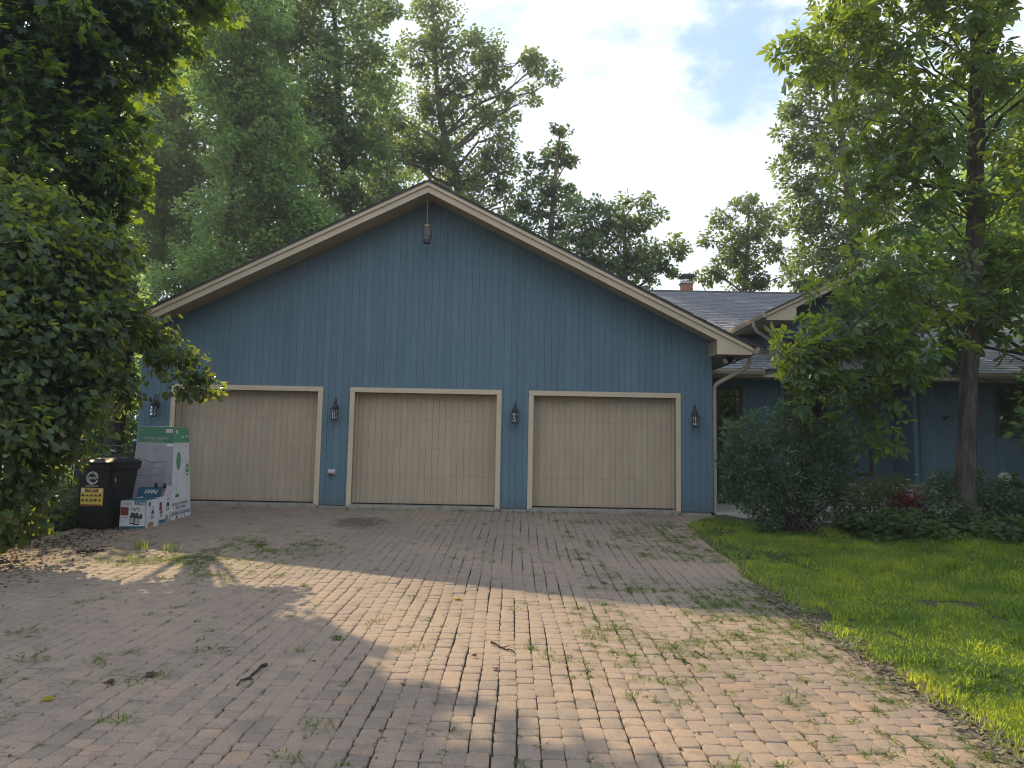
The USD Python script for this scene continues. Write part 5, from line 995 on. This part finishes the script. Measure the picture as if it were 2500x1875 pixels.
# ---------------------------------------------------------------- trash carts
plain('logo_grey', (.50, .51, .51), .5); plain('sticker_yellow', (.52, .40, .05), .5); plain('sticker_red', (.26, .05, .03), .5); plain('print_dark', (.05, .045, .03), .6); plain('sticker_white', (.6, .6, .55), .5)
def face_text(mb, text, h, x, y, z, bold=True, d=.0012, flip=False, width=None):
    """Lettering on a face that looks towards -y, centred at x, baseline z."""
    m_ = meshkit.text_mesh(text, h, d, bold); v = np.array(m_.vertices); w_ = v[:, 0].max() - v[:, 0].min(); k = (width / w_) if width else 1.0; v[:, 0] = (v[:, 0] - v[:, 0].min() - w_ / 2) * k
    if flip: v[:, 0] *= -1; v[:, 1] = h - v[:, 1]
    mb.add(np.stack([x + v[:, 0], y - v[:, 2], z + v[:, 1]], 1), np.array(m_.faces)); return mb
def trash_cart(loc, rz, label, marks):
    t = thing('trash_cart', label, 'trash cart', loc=loc, rz=rz)
    def ring(z, hx, y0, y1, r):
        o = []
        for cx, cy, a0 in ((hx - r, y0 + r, -90), (hx - r, y1 - r, 0), (-hx + r, y1 - r, 90), (-hx + r, y0 + r, 180)):
            for a in (0, 45, 90): o.append((cx + r * math.cos(math.radians(a0 + a)), cy + r * math.sin(math.radians(a0 + a)), z))
        return o
    R_ = [ring(z, hx, y0, y1, .05) for z, hx, y0, y1 in ((.03, .235, -.02 + .05, .56), (.30, .25, .015, .62), (.90, .285, -.005, .70), (.905, .305, -.03, .73), (.985, .31, -.035, .735))]
    v = np.array(sum(R_, [])); nn = 12; f = [(i * nn + k, i * nn + (k + 1) % nn, (i + 1) * nn + (k + 1) % nn, (i + 1) * nn + k) for i in range(4) for k in range(nn)]
    mb = MB(); mb.add(v, f); mb.add(R_[0], [(0, k + 1, k, k) for k in range(1, nn - 1)]); obj('body', mb, 'black_plastic', t, smooth=25)
    L_ = [ring(z, hx, y0, y1, .07) for z, hx, y0, y1 in ((.988, .322, -.05, .75), (1.015, .325, -.055, .75), (1.045, .29, .02, .73), (1.075, .20, .15, .68))]
    v = np.array(sum(L_, [])); mb = MB(); mb.add(v, f[:36]); mb.add(L_[3], [(0, k, k + 1, k + 1) for k in range(1, nn - 1)]); mb.add(L_[0], [(0, k + 1, k, k) for k in range(1, nn - 1)]); obj('lid', mb, 'black_plastic', t, smooth=25)
    mb = MB(); mb.tube([(-.22, .76, .90), (-.22, .82, .96), (-.2, .84, .98), (.2, .84, .98), (.22, .82, .96), (.22, .76, .90)], .016, 8); obj('handle', mb, 'black_plastic', t)
    for s in (-1, 1):
        mb = MB(); mb.lathe([(0, -.025), (.11, -.025), (.125, -.012), (.125, .012), (.11, .025), (0, .025)], n=18); v, ff = mb.get(); obj('wheel', (v[:, [2, 0, 1]] + [s * .29, .60, .125], ff), 'rubber', t, smooth=30)
        mb = MB(); mb.box((s * .262, .1, .32), (s * .272, .13, .86), bev=.004); mb.box((s * .262, .5, .32), (s * .272, .53, .86), bev=.004); mb.box((s * .27, .02, .80), (s * .292, .64, .86), bev=.006); obj('side_rib', mb, 'black_plastic', t)
    if marks:
        tilt = lambda z: .012 - (z - .3) * .033
        mb = MB(); zc = .775; a = np.linspace(0, 2 * np.pi, 49); ro, ri = .098, .066
        for r0, r1, a0, a1 in ((.088, .098, 25, 335), (.074, .083, 20, 160), (.074, .083, 200, 340), (.060, .069, 15, 100), (.060, .069, 195, 280)):
            aa = np.radians(np.linspace(a0, a1, 33)); v = [(r * math.cos(q_), tilt(zc) - .0145, zc + r * math.sin(q_)) for q_ in aa for r in (r0, r1)]
            mb.add(v, [(2 * k, 2 * k + 2, 2 * k + 3, 2 * k + 1) for k in range(32)])
        face_text(mb, 'GROOT', .036, 0, tilt(zc) - .016, zc - .018, width=.20); face_text(mb, 'Waste Resources', .016, .0, tilt(.645) - .016, .648, width=.20); obj('logo', mb, 'logo_grey', t)
        st = MB(); st.box((-.175, tilt(.62) - .013, .36), (.175, tilt(.4) - .004, .625)); sk = obj('sticker', st, 'sticker_yellow', t); y_ = tilt(.62) - .0145
        mb = MB(); mb.box((-.11, y_, .565), (.10, y_ + .001, .615)); mb.box((-.17, y_, .364), (.17, y_ + .001, .382)); obj('band', mb, 'sticker_red', sk)
        mb = MB(); mb.lathe([(0, 0), (.024, 0)], n=14); v, ff = mb.get(); mb = MB(); mb.add(v[:, [0, 2, 1]] + [.138, y_ - .001, .59], ff); mb.add(v[:, [0, 2, 1]] + [-.14, y_ - .001, .59], ff); obj('badge', mb, 'sticker_white', sk)
        mb = MB(); face_text(mb, 'NO HAZARDOUS', .011, 0, y_ - .001, .595); face_text(mb, 'WASTE', .011, 0, y_ - .001, .575); obj('lettering', mb, 'sticker_white', sk)
        rg_ = np.random.default_rng(4); mb = MB()
        for row in range(2):
            for k in range(5):
                x = -.14 + k * .068; z = .50 - row * .075; w_, h_ = rg_.uniform(.03, .05), rg_.uniform(.025, .045)
                mb.prism([(x - w_ / 2, z), (x + w_ / 2, z), (x + w_ / 2, z + h_ * .6), (x + w_ * .2, z + h_), (x - w_ * .25, z + h_ * .9), (x - w_ / 2, z + h_ * .5)], y_ - .001, y_ - .0002)
        obj('pictogram', mb, 'print_dark', sk)
    return t
trash_cart((-4.66, -2.80, -.20), math.radians(-4), 'black trash cart with a yellow warning sticker, in front of the other cart', True)
trash_cart((-4.86, -1.66, -.14), math.radians(-6), 'black trash cart half hidden behind the stickered cart and the tall carton', False)

# ---------------------------------------------------------------- cartons
mat('card_white', (.50, .50, .52), (.46, .46, .48), scale=4, rough=.55, bump=.3, bscale=5, bdist=.02, spots=(9, (.33, .31, .28), .45)); mat('card_grey', (.225, .225, .235), (.20, .20, .21), scale=4, rough=.55, bump=.3, bscale=5, bdist=.02, spots=(8, (.16, .155, .15), .5)); plain('card_green', (.035, .125, .065), .5); plain('card_green2', (.065, .20, .10), .5); plain('card_blue', (.018, .095, .150), .45); plain('card_maroon', (.13, .022, .022), .5)
mat('card_brown', (.24, .165, .10), (.21, .14, .085), scale=8, rough=.8); plain('ink', (.03, .032, .035), .6); plain('ink_grey', (.09, .09, .095), .6)
def face_frame(p0, p1, p3):
    """A face from its lower left, lower right and upper left corners: maps (u right, v up, out) in metres to world."""
    p0, p1, p3 = (np.asarray(p, float) for p in (p0, p1, p3)); U, V_ = p1 - p0, p3 - p0; w_, h_ = np.linalg.norm(U), np.linalg.norm(V_); U, V_ = U / w_, V_ / h_; O = np.cross(U, V_); O /= np.linalg.norm(O)
    return w_, h_, lambda a: p0 + np.outer(a[:, 0], U) + np.outer(a[:, 1], V_) + np.outer(a[:, 2], O)
class Print:
    """Flat print on a carton face; each call lays one shape a hair above the card."""
    def __init__(s, fr): s.w, s.h, s.m = fr; s.k = 0; s.by = {}
    def put(s, v2, f, m, lift=.0012): s.by.setdefault(m, MB()).add(s.m(np.column_stack([v2, np.full(len(v2), lift)])), f)
    def rect(s, u0, v0, u1, v1, m, lift=.0012): s.put(np.array([(u0, v0), (u1, v0), (u1, v1), (u0, v1)], float), [(0, 1, 2, 3)], m, lift)
    def line(s, a, b, t, m, lift=.0018):
        a, b = np.array(a, float), np.array(b, float); n_ = b - a; n_ = np.array([-n_[1], n_[0]]) / np.linalg.norm(n_) * t / 2; s.put(np.array([a - n_, b - n_, b + n_, a + n_]), [(0, 1, 2, 3)], m, lift)
    def disc(s, u, v, ru, rv, m, lift=.0014, n=24):
        a = np.linspace(0, 2 * np.pi, n, endpoint=False); s.put(np.vstack([[u, v], np.stack([u + ru * np.cos(a), v + rv * np.sin(a)], 1)]), [(0, 1 + k, 1 + (k + 1) % n, 1 + (k + 1) % n) for k in range(n)], m, lift)
    def ring(s, u, v, ru, rv, t, m, n=24):
        a = np.linspace(0, 2 * np.pi, n + 1)
        for k in range(n): s.line((u + ru * math.cos(a[k]), v + rv * math.sin(a[k])), (u + ru * math.cos(a[k + 1]), v + rv * math.sin(a[k + 1])), t, m)
    def text(s, tx, h, u, v, m, flip=False, bold=True, width=None, lift=.002):
        q_ = meshkit.text_mesh(tx, h, .0004, bold); p = np.array(q_.vertices); w_ = p[:, 0].max() - p[:, 0].min(); p[:, 0] = (p[:, 0] - p[:, 0].min() - w_ / 2) * ((width / w_) if width else 1)
        if flip: p[:, 0] *= -1; p[:, 1] = h - p[:, 1]
        a = np.column_stack([u + p[:, 0], v + p[:, 1], lift + p[:, 2]]); s.by.setdefault(m, MB()).add(s.m(a), np.array(q_.faces))
    def build(s, name, parent):
        for m, mb in s.by.items(): obj(name, mb, m, parent)
def lantern_print(p, u, v, k):
    """The product picture: a lantern with a curled arm."""
    for t_ in range(8):
        a0, a1 = t_ * .4 - .2, (t_ + 1) * .4 - .2; p.line((u + .03 * k * math.cos(a0), v + (.21 + .045 * math.sin(a0)) * k), (u + .03 * k * math.cos(a1), v + (.21 + .045 * math.sin(a1)) * k), .012 * k, 'ink')
    p.disc(u, v + .155 * k, .030 * k, .030 * k, 'ink'); p.rect(u - .042 * k, v + .10 * k, u + .042 * k, v + .135 * k, 'ink', .0016); p.rect(u - .04 * k, v, u + .04 * k, v + .016 * k, 'ink')
    for q_ in (-.034, .034): p.rect(u + (q_ - .005) * k, v, u + (q_ + .005) * k, v + .11 * k, 'ink', .0015)
    p.line((u - .03 * k, v + .02 * k), (u + .03 * k, v + .1 * k), .006 * k, 'ink'); p.line((u + .03 * k, v + .02 * k), (u - .03 * k, v + .1 * k), .006 * k, 'ink')
# tall freezer carton, leaning back
t = thing('freezer_carton', 'tall grey and white freezer carton with a green top band before the first door', 'carton')
A0, A1, A2 = np.array([-4.60, -1.98, -.165]), np.array([-3.915, -1.83, -.150]), np.array([-3.87, -1.22, -.115]); A3 = A0 + (A2 - A1)
Ht = 1.56; tp = [np.array([-4.63, -1.62, Ht - .16]), np.array([-4.095, -1.52, Ht - .165]), np.array([-3.94, -1.08, Ht - .165]), np.array([-4.48, -1.14, Ht - .15])]
def coplanar(p, a, b, c, ax):
    n_ = np.cross(b - a, c - a); q_ = p.copy(); o_ = [i for i in range(3) if i != ax]; q_[ax] = a[ax] - sum(n_[i] * (p[i] - a[i]) for i in o_) / n_[ax]; return q_
tp[0] = coplanar(tp[0], A0, A1, tp[1], 1); tp[2] = coplanar(tp[2], A1, A2, tp[1], 0); B_ = [A0, A1, A2, A3]; v = np.array(B_ + tp); mb = MB(); mb.add(v, [(0, 1, 5, 4), (1, 2, 6, 5), (2, 3, 7, 6), (3, 0, 4, 7), (4, 5, 6, 7), (3, 2, 1, 0)]); obj('box', mb, 'card_white', t)
def skew_face(p0, p1, p2, p3):
    """Bilinear face from four corners (lower left, lower right, upper right, upper left), unit square stretched to the mean size."""
    p0, p1, p2, p3 = (np.asarray(p, float) for p in (p0, p1, p2, p3)); w_ = (np.linalg.norm(p1 - p0) + np.linalg.norm(p2 - p3)) / 2; h_ = (np.linalg.norm(p3 - p0) + np.linalg.norm(p2 - p1)) / 2; O = np.cross(p1 - p0, p3 - p0); O /= np.linalg.norm(O)
    def m_(a):
        u, v_ = a[:, 0:1] / w_, a[:, 1:2] / h_; return (p0 * (1 - u) + p1 * u) * (1 - v_) + (p3 * (1 - u) + p2 * u) * v_ + a[:, 2:3] * O
    return w_, h_, m_
p = Print(skew_face(A0, A1, tp[1], tp[0])); p.rect(.004, .004, p.w - .004, p.h - .29, 'card_grey', .0006); p.rect(.002, p.h - .285, p.w - .002, p.h - .002, 'card_green', .0008)
p.text('Hamilton Beach', .05, p.w * .5, p.h - .235, 'card_grey', True, True, .40); p.text('Professional', .02, p.w * .5, p.h - .27, 'card_grey', True, True, .24)
p.rect(p.w - .15, p.h - .105, p.w - .03, p.h - .04, 'card_white')
for k in range(9): p.rect(p.w - .142 + k * .0115, p.h - .1, p.w - .138 + k * .0115, p.h - .045, 'sticker_red', .002)
p.disc(.05, p.h - .07, .018, .018, 'card_green2'); p.rect(p.w - .12, p.h - .34, p.w - .01, p.h - .305, 'card_white')
p.ring(.13, p.h - .39, .055, .05, .003, 'ink_grey'); p.ring(.32, p.h - .40, .06, .055, .003, 'ink_grey'); p.rect(.08, p.h - .392, .18, p.h - .388, 'ink_grey'); p.rect(.28, p.h - .395, .36, p.h - .385, 'ink_grey')
cx0, cz0 = .06, .20       # line drawing of the freezer: open door with shelves at the left, cabinet with baskets at the right, round callout
for k in range(19): p.line((cx0 + .02, cz0 + .02 + k * .045), (cx0 + .20, cz0 + .05 + k * .040), .010 if k % 3 == 0 else .005, 'ink_grey')
for u in (cx0, cx0 + .21): p.line((u, cz0), (u, cz0 + .86 - (u - cx0) * .4), .008, 'ink_grey')
p.line((cx0, cz0 + .86), (cx0 + .21, cz0 + .775), .008, 'ink_grey'); p.line((cx0 + .21, cz0 + .77), (cx0 + .44, cz0 + .80), .008, 'ink_grey')
for u in (cx0 + .24, cx0 + .40, cx0 + .44): p.line((u, cz0 + .05), (u, cz0 + .79), .006, 'ink_grey')
for k, z in enumerate((.05, .16, .30, .42, .44, .56, .67, .77)): p.line((cx0 + .23, cz0 + z), (cx0 + .41, cz0 + z + .005), .006, 'ink_grey')
for k in range(9): p.line((cx0 + .245 + k * .018, cz0 + .18), (cx0 + .245 + k * .018, cz0 + .41), .003, 'ink_grey')
p.ring(p.w - .17, .42, .13, .15, .004, 'ink_grey', 32); p.build('print', t)
p = Print(skew_face(A1, A2, tp[2], tp[1])); p.rect(.002, p.h - .27, p.w - .002, p.h - .002, 'card_green2', .0008)
p.disc(.17, p.h - .58, .075, .155, 'card_green2'); p.disc(.45, p.h - .75, .06, .11, 'card_green2'); p.text('A+', .05, .45, p.h - .75, 'card_white', True); p.rect(.41, p.h - .82, .49, p.h - .79, 'card_white', .002)
p.rect(.06, p.h - .11, .13, p.h - .05, 'card_white')
for u, z in ((.30, .17), (.44, .16)): p.disc(u, p.h - z, .03, .022, 'card_white'); p.rect(u - .02, p.h - z - .05, u + .02, p.h - z - .03, 'ink', .002)
p.line((.14, .36), (.14, 1.16), .003, 'ink_grey'); p.line((.42, .40), (.42, 1.25), .003, 'ink_grey'); p.line((.14, 1.16), (.42, 1.25), .003, 'ink_grey'); p.rect(.10, .36, .20, .41, 'card_green', .002)
p.text('CONGELATEUR', .045, p.w * .47, .225, 'ink', True, True, .44); p.text('FREEZER', .045, p.w * .5, .165, 'ink', True, True, .30); p.rect(.01, .122, p.w - .01, .130, 'ink'); p.text('Hamilton Beach', .055, p.w * .48, .055, 'ink', True, True, .5)
p.disc(.15, .03, .03, .02, 'ink'); p.disc(.26, .03, .02, .014, 'ink_grey'); p.disc(.36, .03, .02, .014, 'ink_grey'); p.build('print', t)
# lantern cartons
def lantern_carton(label, p0, p1, side, h, front, right, flap=None):
    """Carton with a front face p0 to p1 and a right face going back by side."""
    t = thing('lantern_carton', label, 'carton'); p0, p1, side = (np.asarray(q_, float) for q_ in (p0, p1, side)); U = np.array([0, 0, h])
    lo = [p0, p1, p1 + side, p0 + side]; v = np.array(lo + [q_ + U for q_ in lo]); mb = MB(); mb.add(v, [(0, 1, 5, 4), (1, 2, 6, 5), (2, 3, 7, 6), (3, 0, 4, 7), (3, 2, 1, 0)]); obj('box', mb, 'card_white', t)
    if flap is None: mb = MB(); mb.add(v[4:], [(0, 1, 2, 3)]); obj('top', mb, 'card_blue', t)
    else:
        mb = MB(); mb.add(v[4:] - [0, 0, .03], [(0, 1, 2, 3)]); obj('inside', mb, 'card_brown', t)
    p = Print(face_frame(p0, p1, p0 + U)); front(p); p.build('print', t); p = Print(face_frame(p1, p1 + side, p1 + U)); right(p); p.build('print', t); return t, v
def front1(p):
    w_, h_ = p.w, p.h; p.rect(.002, .002, w_ - .002, .042, 'card_blue'); p.rect(w_ * .56, h_ - .062, w_ - .004, h_ - .004, 'card_blue'); p.text('2-Pack', .040, w_ * .78, h_ - .052, 'card_white', False, True, w_ * .36)
    p.text('Elyse', .030, w_ * .28, h_ - .06, 'card_green', False, False, .10); p.rect(.004, h_ - .225, w_ * .33, h_ - .10, 'card_maroon')
    for k in range(4): p.rect(.03, h_ - .125 - k * .025, w_ * .28, h_ - .121 - k * .025, 'sticker_red', .002)
    p.text('Lantern', .014, .075, h_ - .26, 'ink'); lantern_print(p, w_ * .50, .075, .95); lantern_print(p, w_ * .66, .060, 1.0); p.disc(w_ * .83, .19, .022, .04, 'ink')
def right1(p):
    w_, h_ = p.w, p.h; p.rect(0, 0, .012, h_, 'card_blue'); lantern_print(p, w_ * .52, .14, .70); p.rect(w_ * .22, .012, w_ * .62, .085, 'card_brown'); p.rect(w_ * .2, h_ - .1, w_ * .35, h_ - .03, 'ink_grey')
def front2(p):
    w_, h_ = p.w, p.h; p.rect(.002, .002, w_ - .002, .035, 'card_blue'); p.rect(w_ * .5, h_ - .06, w_ - .003, h_ - .003, 'card_blue'); p.text('2-Pack', .036, w_ * .74, h_ - .05, 'card_white', False, True, w_ * .4)
    lantern_print(p, w_ * .5, .08, .9)
def right2(p):
    w_, h_ = p.w, p.h; p.rect(.0, .0, w_, .045, 'card_blue'); p.rect(w_ * .18, h_ - .22, w_ * .65, h_ - .09, 'card_maroon'); lantern_print(p, w_ * .65, .10, .55); p.rect(w_ * .3, h_ - .25, w_ * .6, h_ - .243, 'ink_grey')
def right3(p):
    w_, h_ = p.w, p.h; p.rect(0, 0, .014, h_, 'card_blue'); lantern_print(p, w_ * .55, .17, .75); p.rect(w_ * .25, .014, w_ * .62, .10, 'card_brown')
lantern_carton('closed white carton picturing two lanterns, nearest of the small cartons', (-4.285, -2.68, -.195), (-3.925, -2.63, -.195), (.06, .30, .02), .43, front1, right1)
t, v = lantern_carton('open white carton whose blue flap stands up behind the closed one', (-4.30, -2.27, -.175), (-4.01, -2.24, -.175), (.06, .30, .02), .42, front2, right2, True)
fl = np.array([v[4] + [-.06, .16, 0], v[5] + [.0, .20, 0], v[5] + [.02, .24, .16], v[4] + [-.04, .20, .16]]); mb = MB(); mb.add(fl, [(0, 1, 2, 3)]); mb.add(fl + [0, .004, 0], [(3, 2, 1, 0)]); fo = obj('flap', mb, 'card_blue', t); p = Print(face_frame(fl[0], fl[1], fl[3])); p.text('Patriot', .065, p.w * .55, .055, 'sticker_white', True, True, .19); p.build('print', fo)
for s in (.12, .26): mb = MB(); c = v[7] + (v[6] - v[7]) * (s / .3) + [.02, -.05, .12]; mb.lathe([(0, .0), (.02, .0), (.028, .03), (.02, .05), (.024, .07), (0, .09)], c, 10); obj('fixture', mb, 'black_plastic', t)
t, v = lantern_carton('open white carton with a white flap raised, beside the tall freezer carton', (-4.22, -1.92, -.16), (-3.985, -1.98, -.16), (.05, .20, .02), .42, front2, right3, True)
fl = np.array([v[5], v[6], v[6] + [.02, -.02, .13], v[5] + [.03, .05, .17]]); mb = MB(); mb.add(fl, [(0, 1, 2, 3)]); mb.add(fl + [-.004, 0, 0], [(3, 2, 1, 0)]); obj('flap', mb, 'card_white', t)
fl = np.array([v[4], v[5], v[5] + [-.02, .05, .10], v[4] + [.0, .05, .11]]); mb = MB(); mb.add(fl, [(0, 1, 2, 3)]); mb.add(fl + [0, .004, 0], [(3, 2, 1, 0)]); obj('flap', mb, 'card_brown', t)

# ---------------------------------------------------------------- deck railing left of the garage
t = thing('deck_railing', 'black baluster railing with capped posts left of the garage behind the carts', 'railing')
def railrun(a, b, n, h, h2=None, posts=True):
    a, b = np.array(a, float), np.array(b, float); D = b - a; L = np.linalg.norm(D[:2]); u_ = D / L
    for z in (h, .12):
        mb = MB(); mb.tube([a + [0, 0, z], b + [0, 0, z]], .022 if z == h else .016, 6); obj('rail', mb, 'black_metal', t)
    for k in range(n): q_ = a + D * ((k + .5) / n); mb = MB(); mb.tube([q_ + [0, 0, .13], q_ + [0, 0, h]], .011, 5); obj('baluster', mb, 'black_metal', t)
def post(p, h):
    mb = MB(); mb.box((p[0] - .05, p[1] - .05, p[2] - .1), (p[0] + .05, p[1] + .05, p[2] + h), bev=.006); po = obj('post', mb, 'black_plastic', t); mb = MB(); mb.box((p[0] - .07, p[1] - .07, p[2] + h), (p[0] + .07, p[1] + .07, p[2] + h + .03), bev=.008); mb.box((p[0] - .045, p[1] - .045, p[2] + h + .03), (p[0] + .045, p[1] + .045, p[2] + h + .05), bev=.01); obj('post_cap', mb, 'grey_plastic', po)
q0, q1, q2 = np.array([-5.72, .35, .05]), np.array([-6.85, .35, .05]), np.array([-7.9, .35, .05])
for q_ in (q0, q1, q2): post(q_, 1.08)
railrun(q0, q1, 10, .98); railrun(q1, q2, 9, .98)
s0, s1 = np.array([-5.75, -.5, -.02]), np.array([-6.5, -2.2, -.2]); railrun(s0, s1, 12, .86); post(s0, .95)
t = thing('deck_step', 'weathered grey wooden step at the foot of the deck railing', 'step')
for k in range(3): mb = MB(); mb.box((-8.0, -.55 + k * .15, .0), (-5.9, -.41 + k * .15, .045), bev=.005); obj('plank', mb, 'deck_wood', t)
mb = MB(); mb.box((-8.0, -.53, -.2), (-5.9, -.5, -.005)); obj('riser', mb, 'deck_wood', t)
plain('red_hose', (.30, .055, .05), .5)
t = thing('garden_hose', 'loop of red hose hanging over the railing left of the carts', 'hose'); mb = MB(); c = at(135, 985, 12.2); a = np.linspace(2.6, .5, 12); mb.tube(np.stack([c[0] + .22 * np.cos(a), c[1] + 0 * a, c[2] - .12 + .2 * np.sin(a)], 1), .017, 7); mb.tube([c + [-.19, 0, -.02], c + [-.25, 0, -.3], c + [-.22, .02, -.75]], .017, 7); obj('hose', mb, 'red_hose', t, smooth=True)

# ---------------------------------------------------------------- bed ornaments, drive debris
t = thing('rain_gauge', 'slim white rain gauge post standing in the flower bed', 'rain gauge'); c = at(1938, 1084, 11.9); mb = MB(); mb.box(c + [-.028, -.012, -.02], c + [.028, .012, .11], bev=.005); obj('gauge', mb, 'petal_white', t)
mb = MB(); mb.box(c + [-.012, -.006, .11], c + [.012, .006, .25], bev=.003); mb.tube([c + [0, .014, -.6], c + [0, .014, .1]], .008, 5); obj('stake', mb, 'petal_white', t); mb = MB()
for k in range(8): mb.box(c + [-.018, -.0135, .0 + k * .012], c + [.018, -.0122, .003 + k * .012])
obj('scale', mb, 'ink_grey', t)
plain('lilac_glaze', (.20, .18, .36), .25, .6)
t = thing('garden_ornament', 'lilac glazed bird ornament among the red flowers', 'ornament'); c = at(1967, 1078, 11.6); mb = MB(); mb.lathe([(0, .07), (.03, .066), (.055, .04), (.06, .0), (.045, -.03), (0, -.05)], n=14); v, f = mb.get(); obj('body', (v * [1.5, .8, 1] @ rot([0, 1, 0], 28)[:3, :3].T + c, f), 'lilac_glaze', t, smooth=True)
mb = MB(); mb.lathe([(0, .035), (.022, .025), (.03, 0), (.02, -.02), (0, -.03)], n=12); v, f = mb.get(); obj('head', (v + c + [-.075, -.01, .055], f), 'lilac_glaze', t, smooth=True); mb = MB(); mb.add(c + np.array([(-.1, -.02, .062), (-.1, .0, .062), (-.14, -.01, .05), (-.1, -.01, .048)]), [(0, 1, 2), (0, 2, 3), (1, 3, 2)]); obj('beak', mb, 'sticker_yellow', t)
mat('stone', (.30, .29, .27), (.20, .195, .18), scale=6, rough=.9, bump=.6, bscale=30, bdist=.01)
def rock(loc, s, label, seed):
    m_ = trimesh.creation.icosphere(2); v = np.array(m_.vertices); v = v * (1 + .5 * (meshkit.fbm(v * 1.4 + seed, 3, seed) - .5))[:, None] * s + loc; return obj('rock', (v, m_.faces), 'stone', None, label, 'rock', smooth=35)
rock(at(2110, 1198, 10.6), np.array([.13, .10, .045]), 'flat grey rock lying in the grass below the hickory', 3); rock(at(2015, 1192, 10.8), np.array([.10, .07, .03]), 'small pale stone in the lawn left of the flat rock', 5)
t = thing('garden_statue', 'small pale heron statue half hidden behind the round shrub', 'statue'); c = np.array([7.05, -1.15, -.02]); mb = MB(); mb.lathe([(0, .0), (.10, .0), (.11, .03), (.07, .07), (.05, .16), (.055, .24), (.03, .31), (.02, .36)], c, 14); obj('body', mb, 'petal_white', t, smooth=True); mb = MB(); mb.lathe([(0, .035), (.025, .02), (.03, -.005), (.02, -.03), (0, -.035)], c + [0, 0, .39], 10); obj('head', mb, 'petal_white', t, smooth=True)
def stick(px, py, px2, py2, r, label, seed, twig=True):
    rng = np.random.default_rng(seed)
    def gp_(x, y):
        d = view_dir(x, y); s_ = 1.0
        for _ in range(4000):
            s_ += .005
            if (CAM + d * s_)[2] <= G((CAM + d * s_)[1]): break
        return CAM + d * s_
    a, b = gp_(px, py) + [0, 0, r * 1.2], gp_(px2, py2) + [0, 0, r]; mb = MB(); p_ = wiggle(a, b, 9, .012, rng); mb.tube(p_, np.linspace(r, r * .5, 9), 6)
    if twig: mb.tube([p_[4], p_[4] + (b - a) * .12 + [.03, .05, .01]], [r * .5, r * .3], 5)
    return obj('stick', mb, 'bark_dark', None, label, 'stick', smooth=True)
stick(576, 1440, 512, 1484, .012, 'knobbly dark stick on the shaded pavers left of centre', 1); stick(1063, 1393, 1112, 1412, .009, 'pale forked stick on the sunlit pavers in the middle of the drive', 2); stick(1455, 1417, 1494, 1440, .007, 'thin dark twig on the shaded pavers near the right weeds', 3)
stick(1500, 1412, 1530, 1424, .006, 'short twig beside the thin dark twig in the weeds', 6, False); stick(165, 1196, 225, 1190, .02, 'dead branch in the leaf litter at the left edge of the drive', 5)
def flat_leaf(px, py, size, m, label, seed, kind='maple', name='fallen_leaf'):
    rng = np.random.default_rng(seed); d = view_dir(px, py); s_ = 1.0
    while (CAM + d * s_)[2] > G((CAM + d * s_)[1]) + .012: s_ += .005
    a = rng.uniform(0, 6.28); v, f = leaves(kind, (CAM + d * s_)[None], np.array([[math.cos(a), math.sin(a), .1]]), np.array([[.15, -.2, 1.0]]), np.array([size])); return tag(raw_mesh(prim_path(name), v, f, m), label, 'leaf')
flat_leaf(736, 1378, .085, 'leaf_fern', 'pale green fallen leaf on the sunlit pavers at the tree shadow', 1); flat_leaf(98, 1513, .07, 'yellow_leaf', 'small yellow leaf on the shaded pavers at the left', 2, 'heart'); flat_leaf(316, 1458, .07, 'dead_leaf', 'curled dark leaf above the yellow leaf on the left pavers', 3); flat_leaf(232, 1470, .065, 'dead_leaf', 'dark leaf left of the curled dark leaf', 4)
flat_leaf(1069, 1442, .055, 'dead_leaf', 'dark curled leaf right below the forked stick', 5, 'heart'); flat_leaf(1030, 1416, .045, 'dead_leaf', 'left of two dark specks of leaf near the forked stick', 6, 'heart'); flat_leaf(1308, 1258, .07, 'dead_leaf', 'small dark leaf on shaded pavers under the third door', 7)
flat_leaf(2190, 1470, .07, 'dead_leaf', 'reddish leaf on the sunlit strip of lawn', 8); flat_leaf(985, 1292, .08, 'yellow_leaf', 'tan leaf beside the shadow edge in the middle of the drive', 9)
plain('hook_black', (.012, .012, .013), .5)
t = thing('hose_hook', 'small black hose hook on the wall left of the hickory trunk', 'hook'); c = at(2042, 903, 16.5); c[1] = 3.09; mb = MB(); mb.tube([c, c + [0, -.07, .0], c + [.05, -.10, .05]], .018, 6); obj('hook', mb, 'hook_black', t); mb = MB(); mb.lathe([(0, 0), (.04, 0), (.04, .02), (0, .02)], n=10); v, f = mb.get(); obj('plate', (v[:, [0, 2, 1]] * [1, -1, 1] + c, f), 'hook_black', t)

# ---------------------------------------------------------------- the hazy summer air
HAZE = 0.0010
M['haze'] = usdkit.material(stage, '/World/Looks/haze', {'v': ('principled_volume', {'color': (0.93, 0.96, 1.0), 'density': HAZE, 'anisotropy': 0.35})}, [], volume='v.volume')
mb = MB(); mb.box((-430, -430, -2.2), (430, 430, 34)); obj('haze', mb, 'haze', kind='stuff', label='thin bluish haze between the trees', cat='haze')
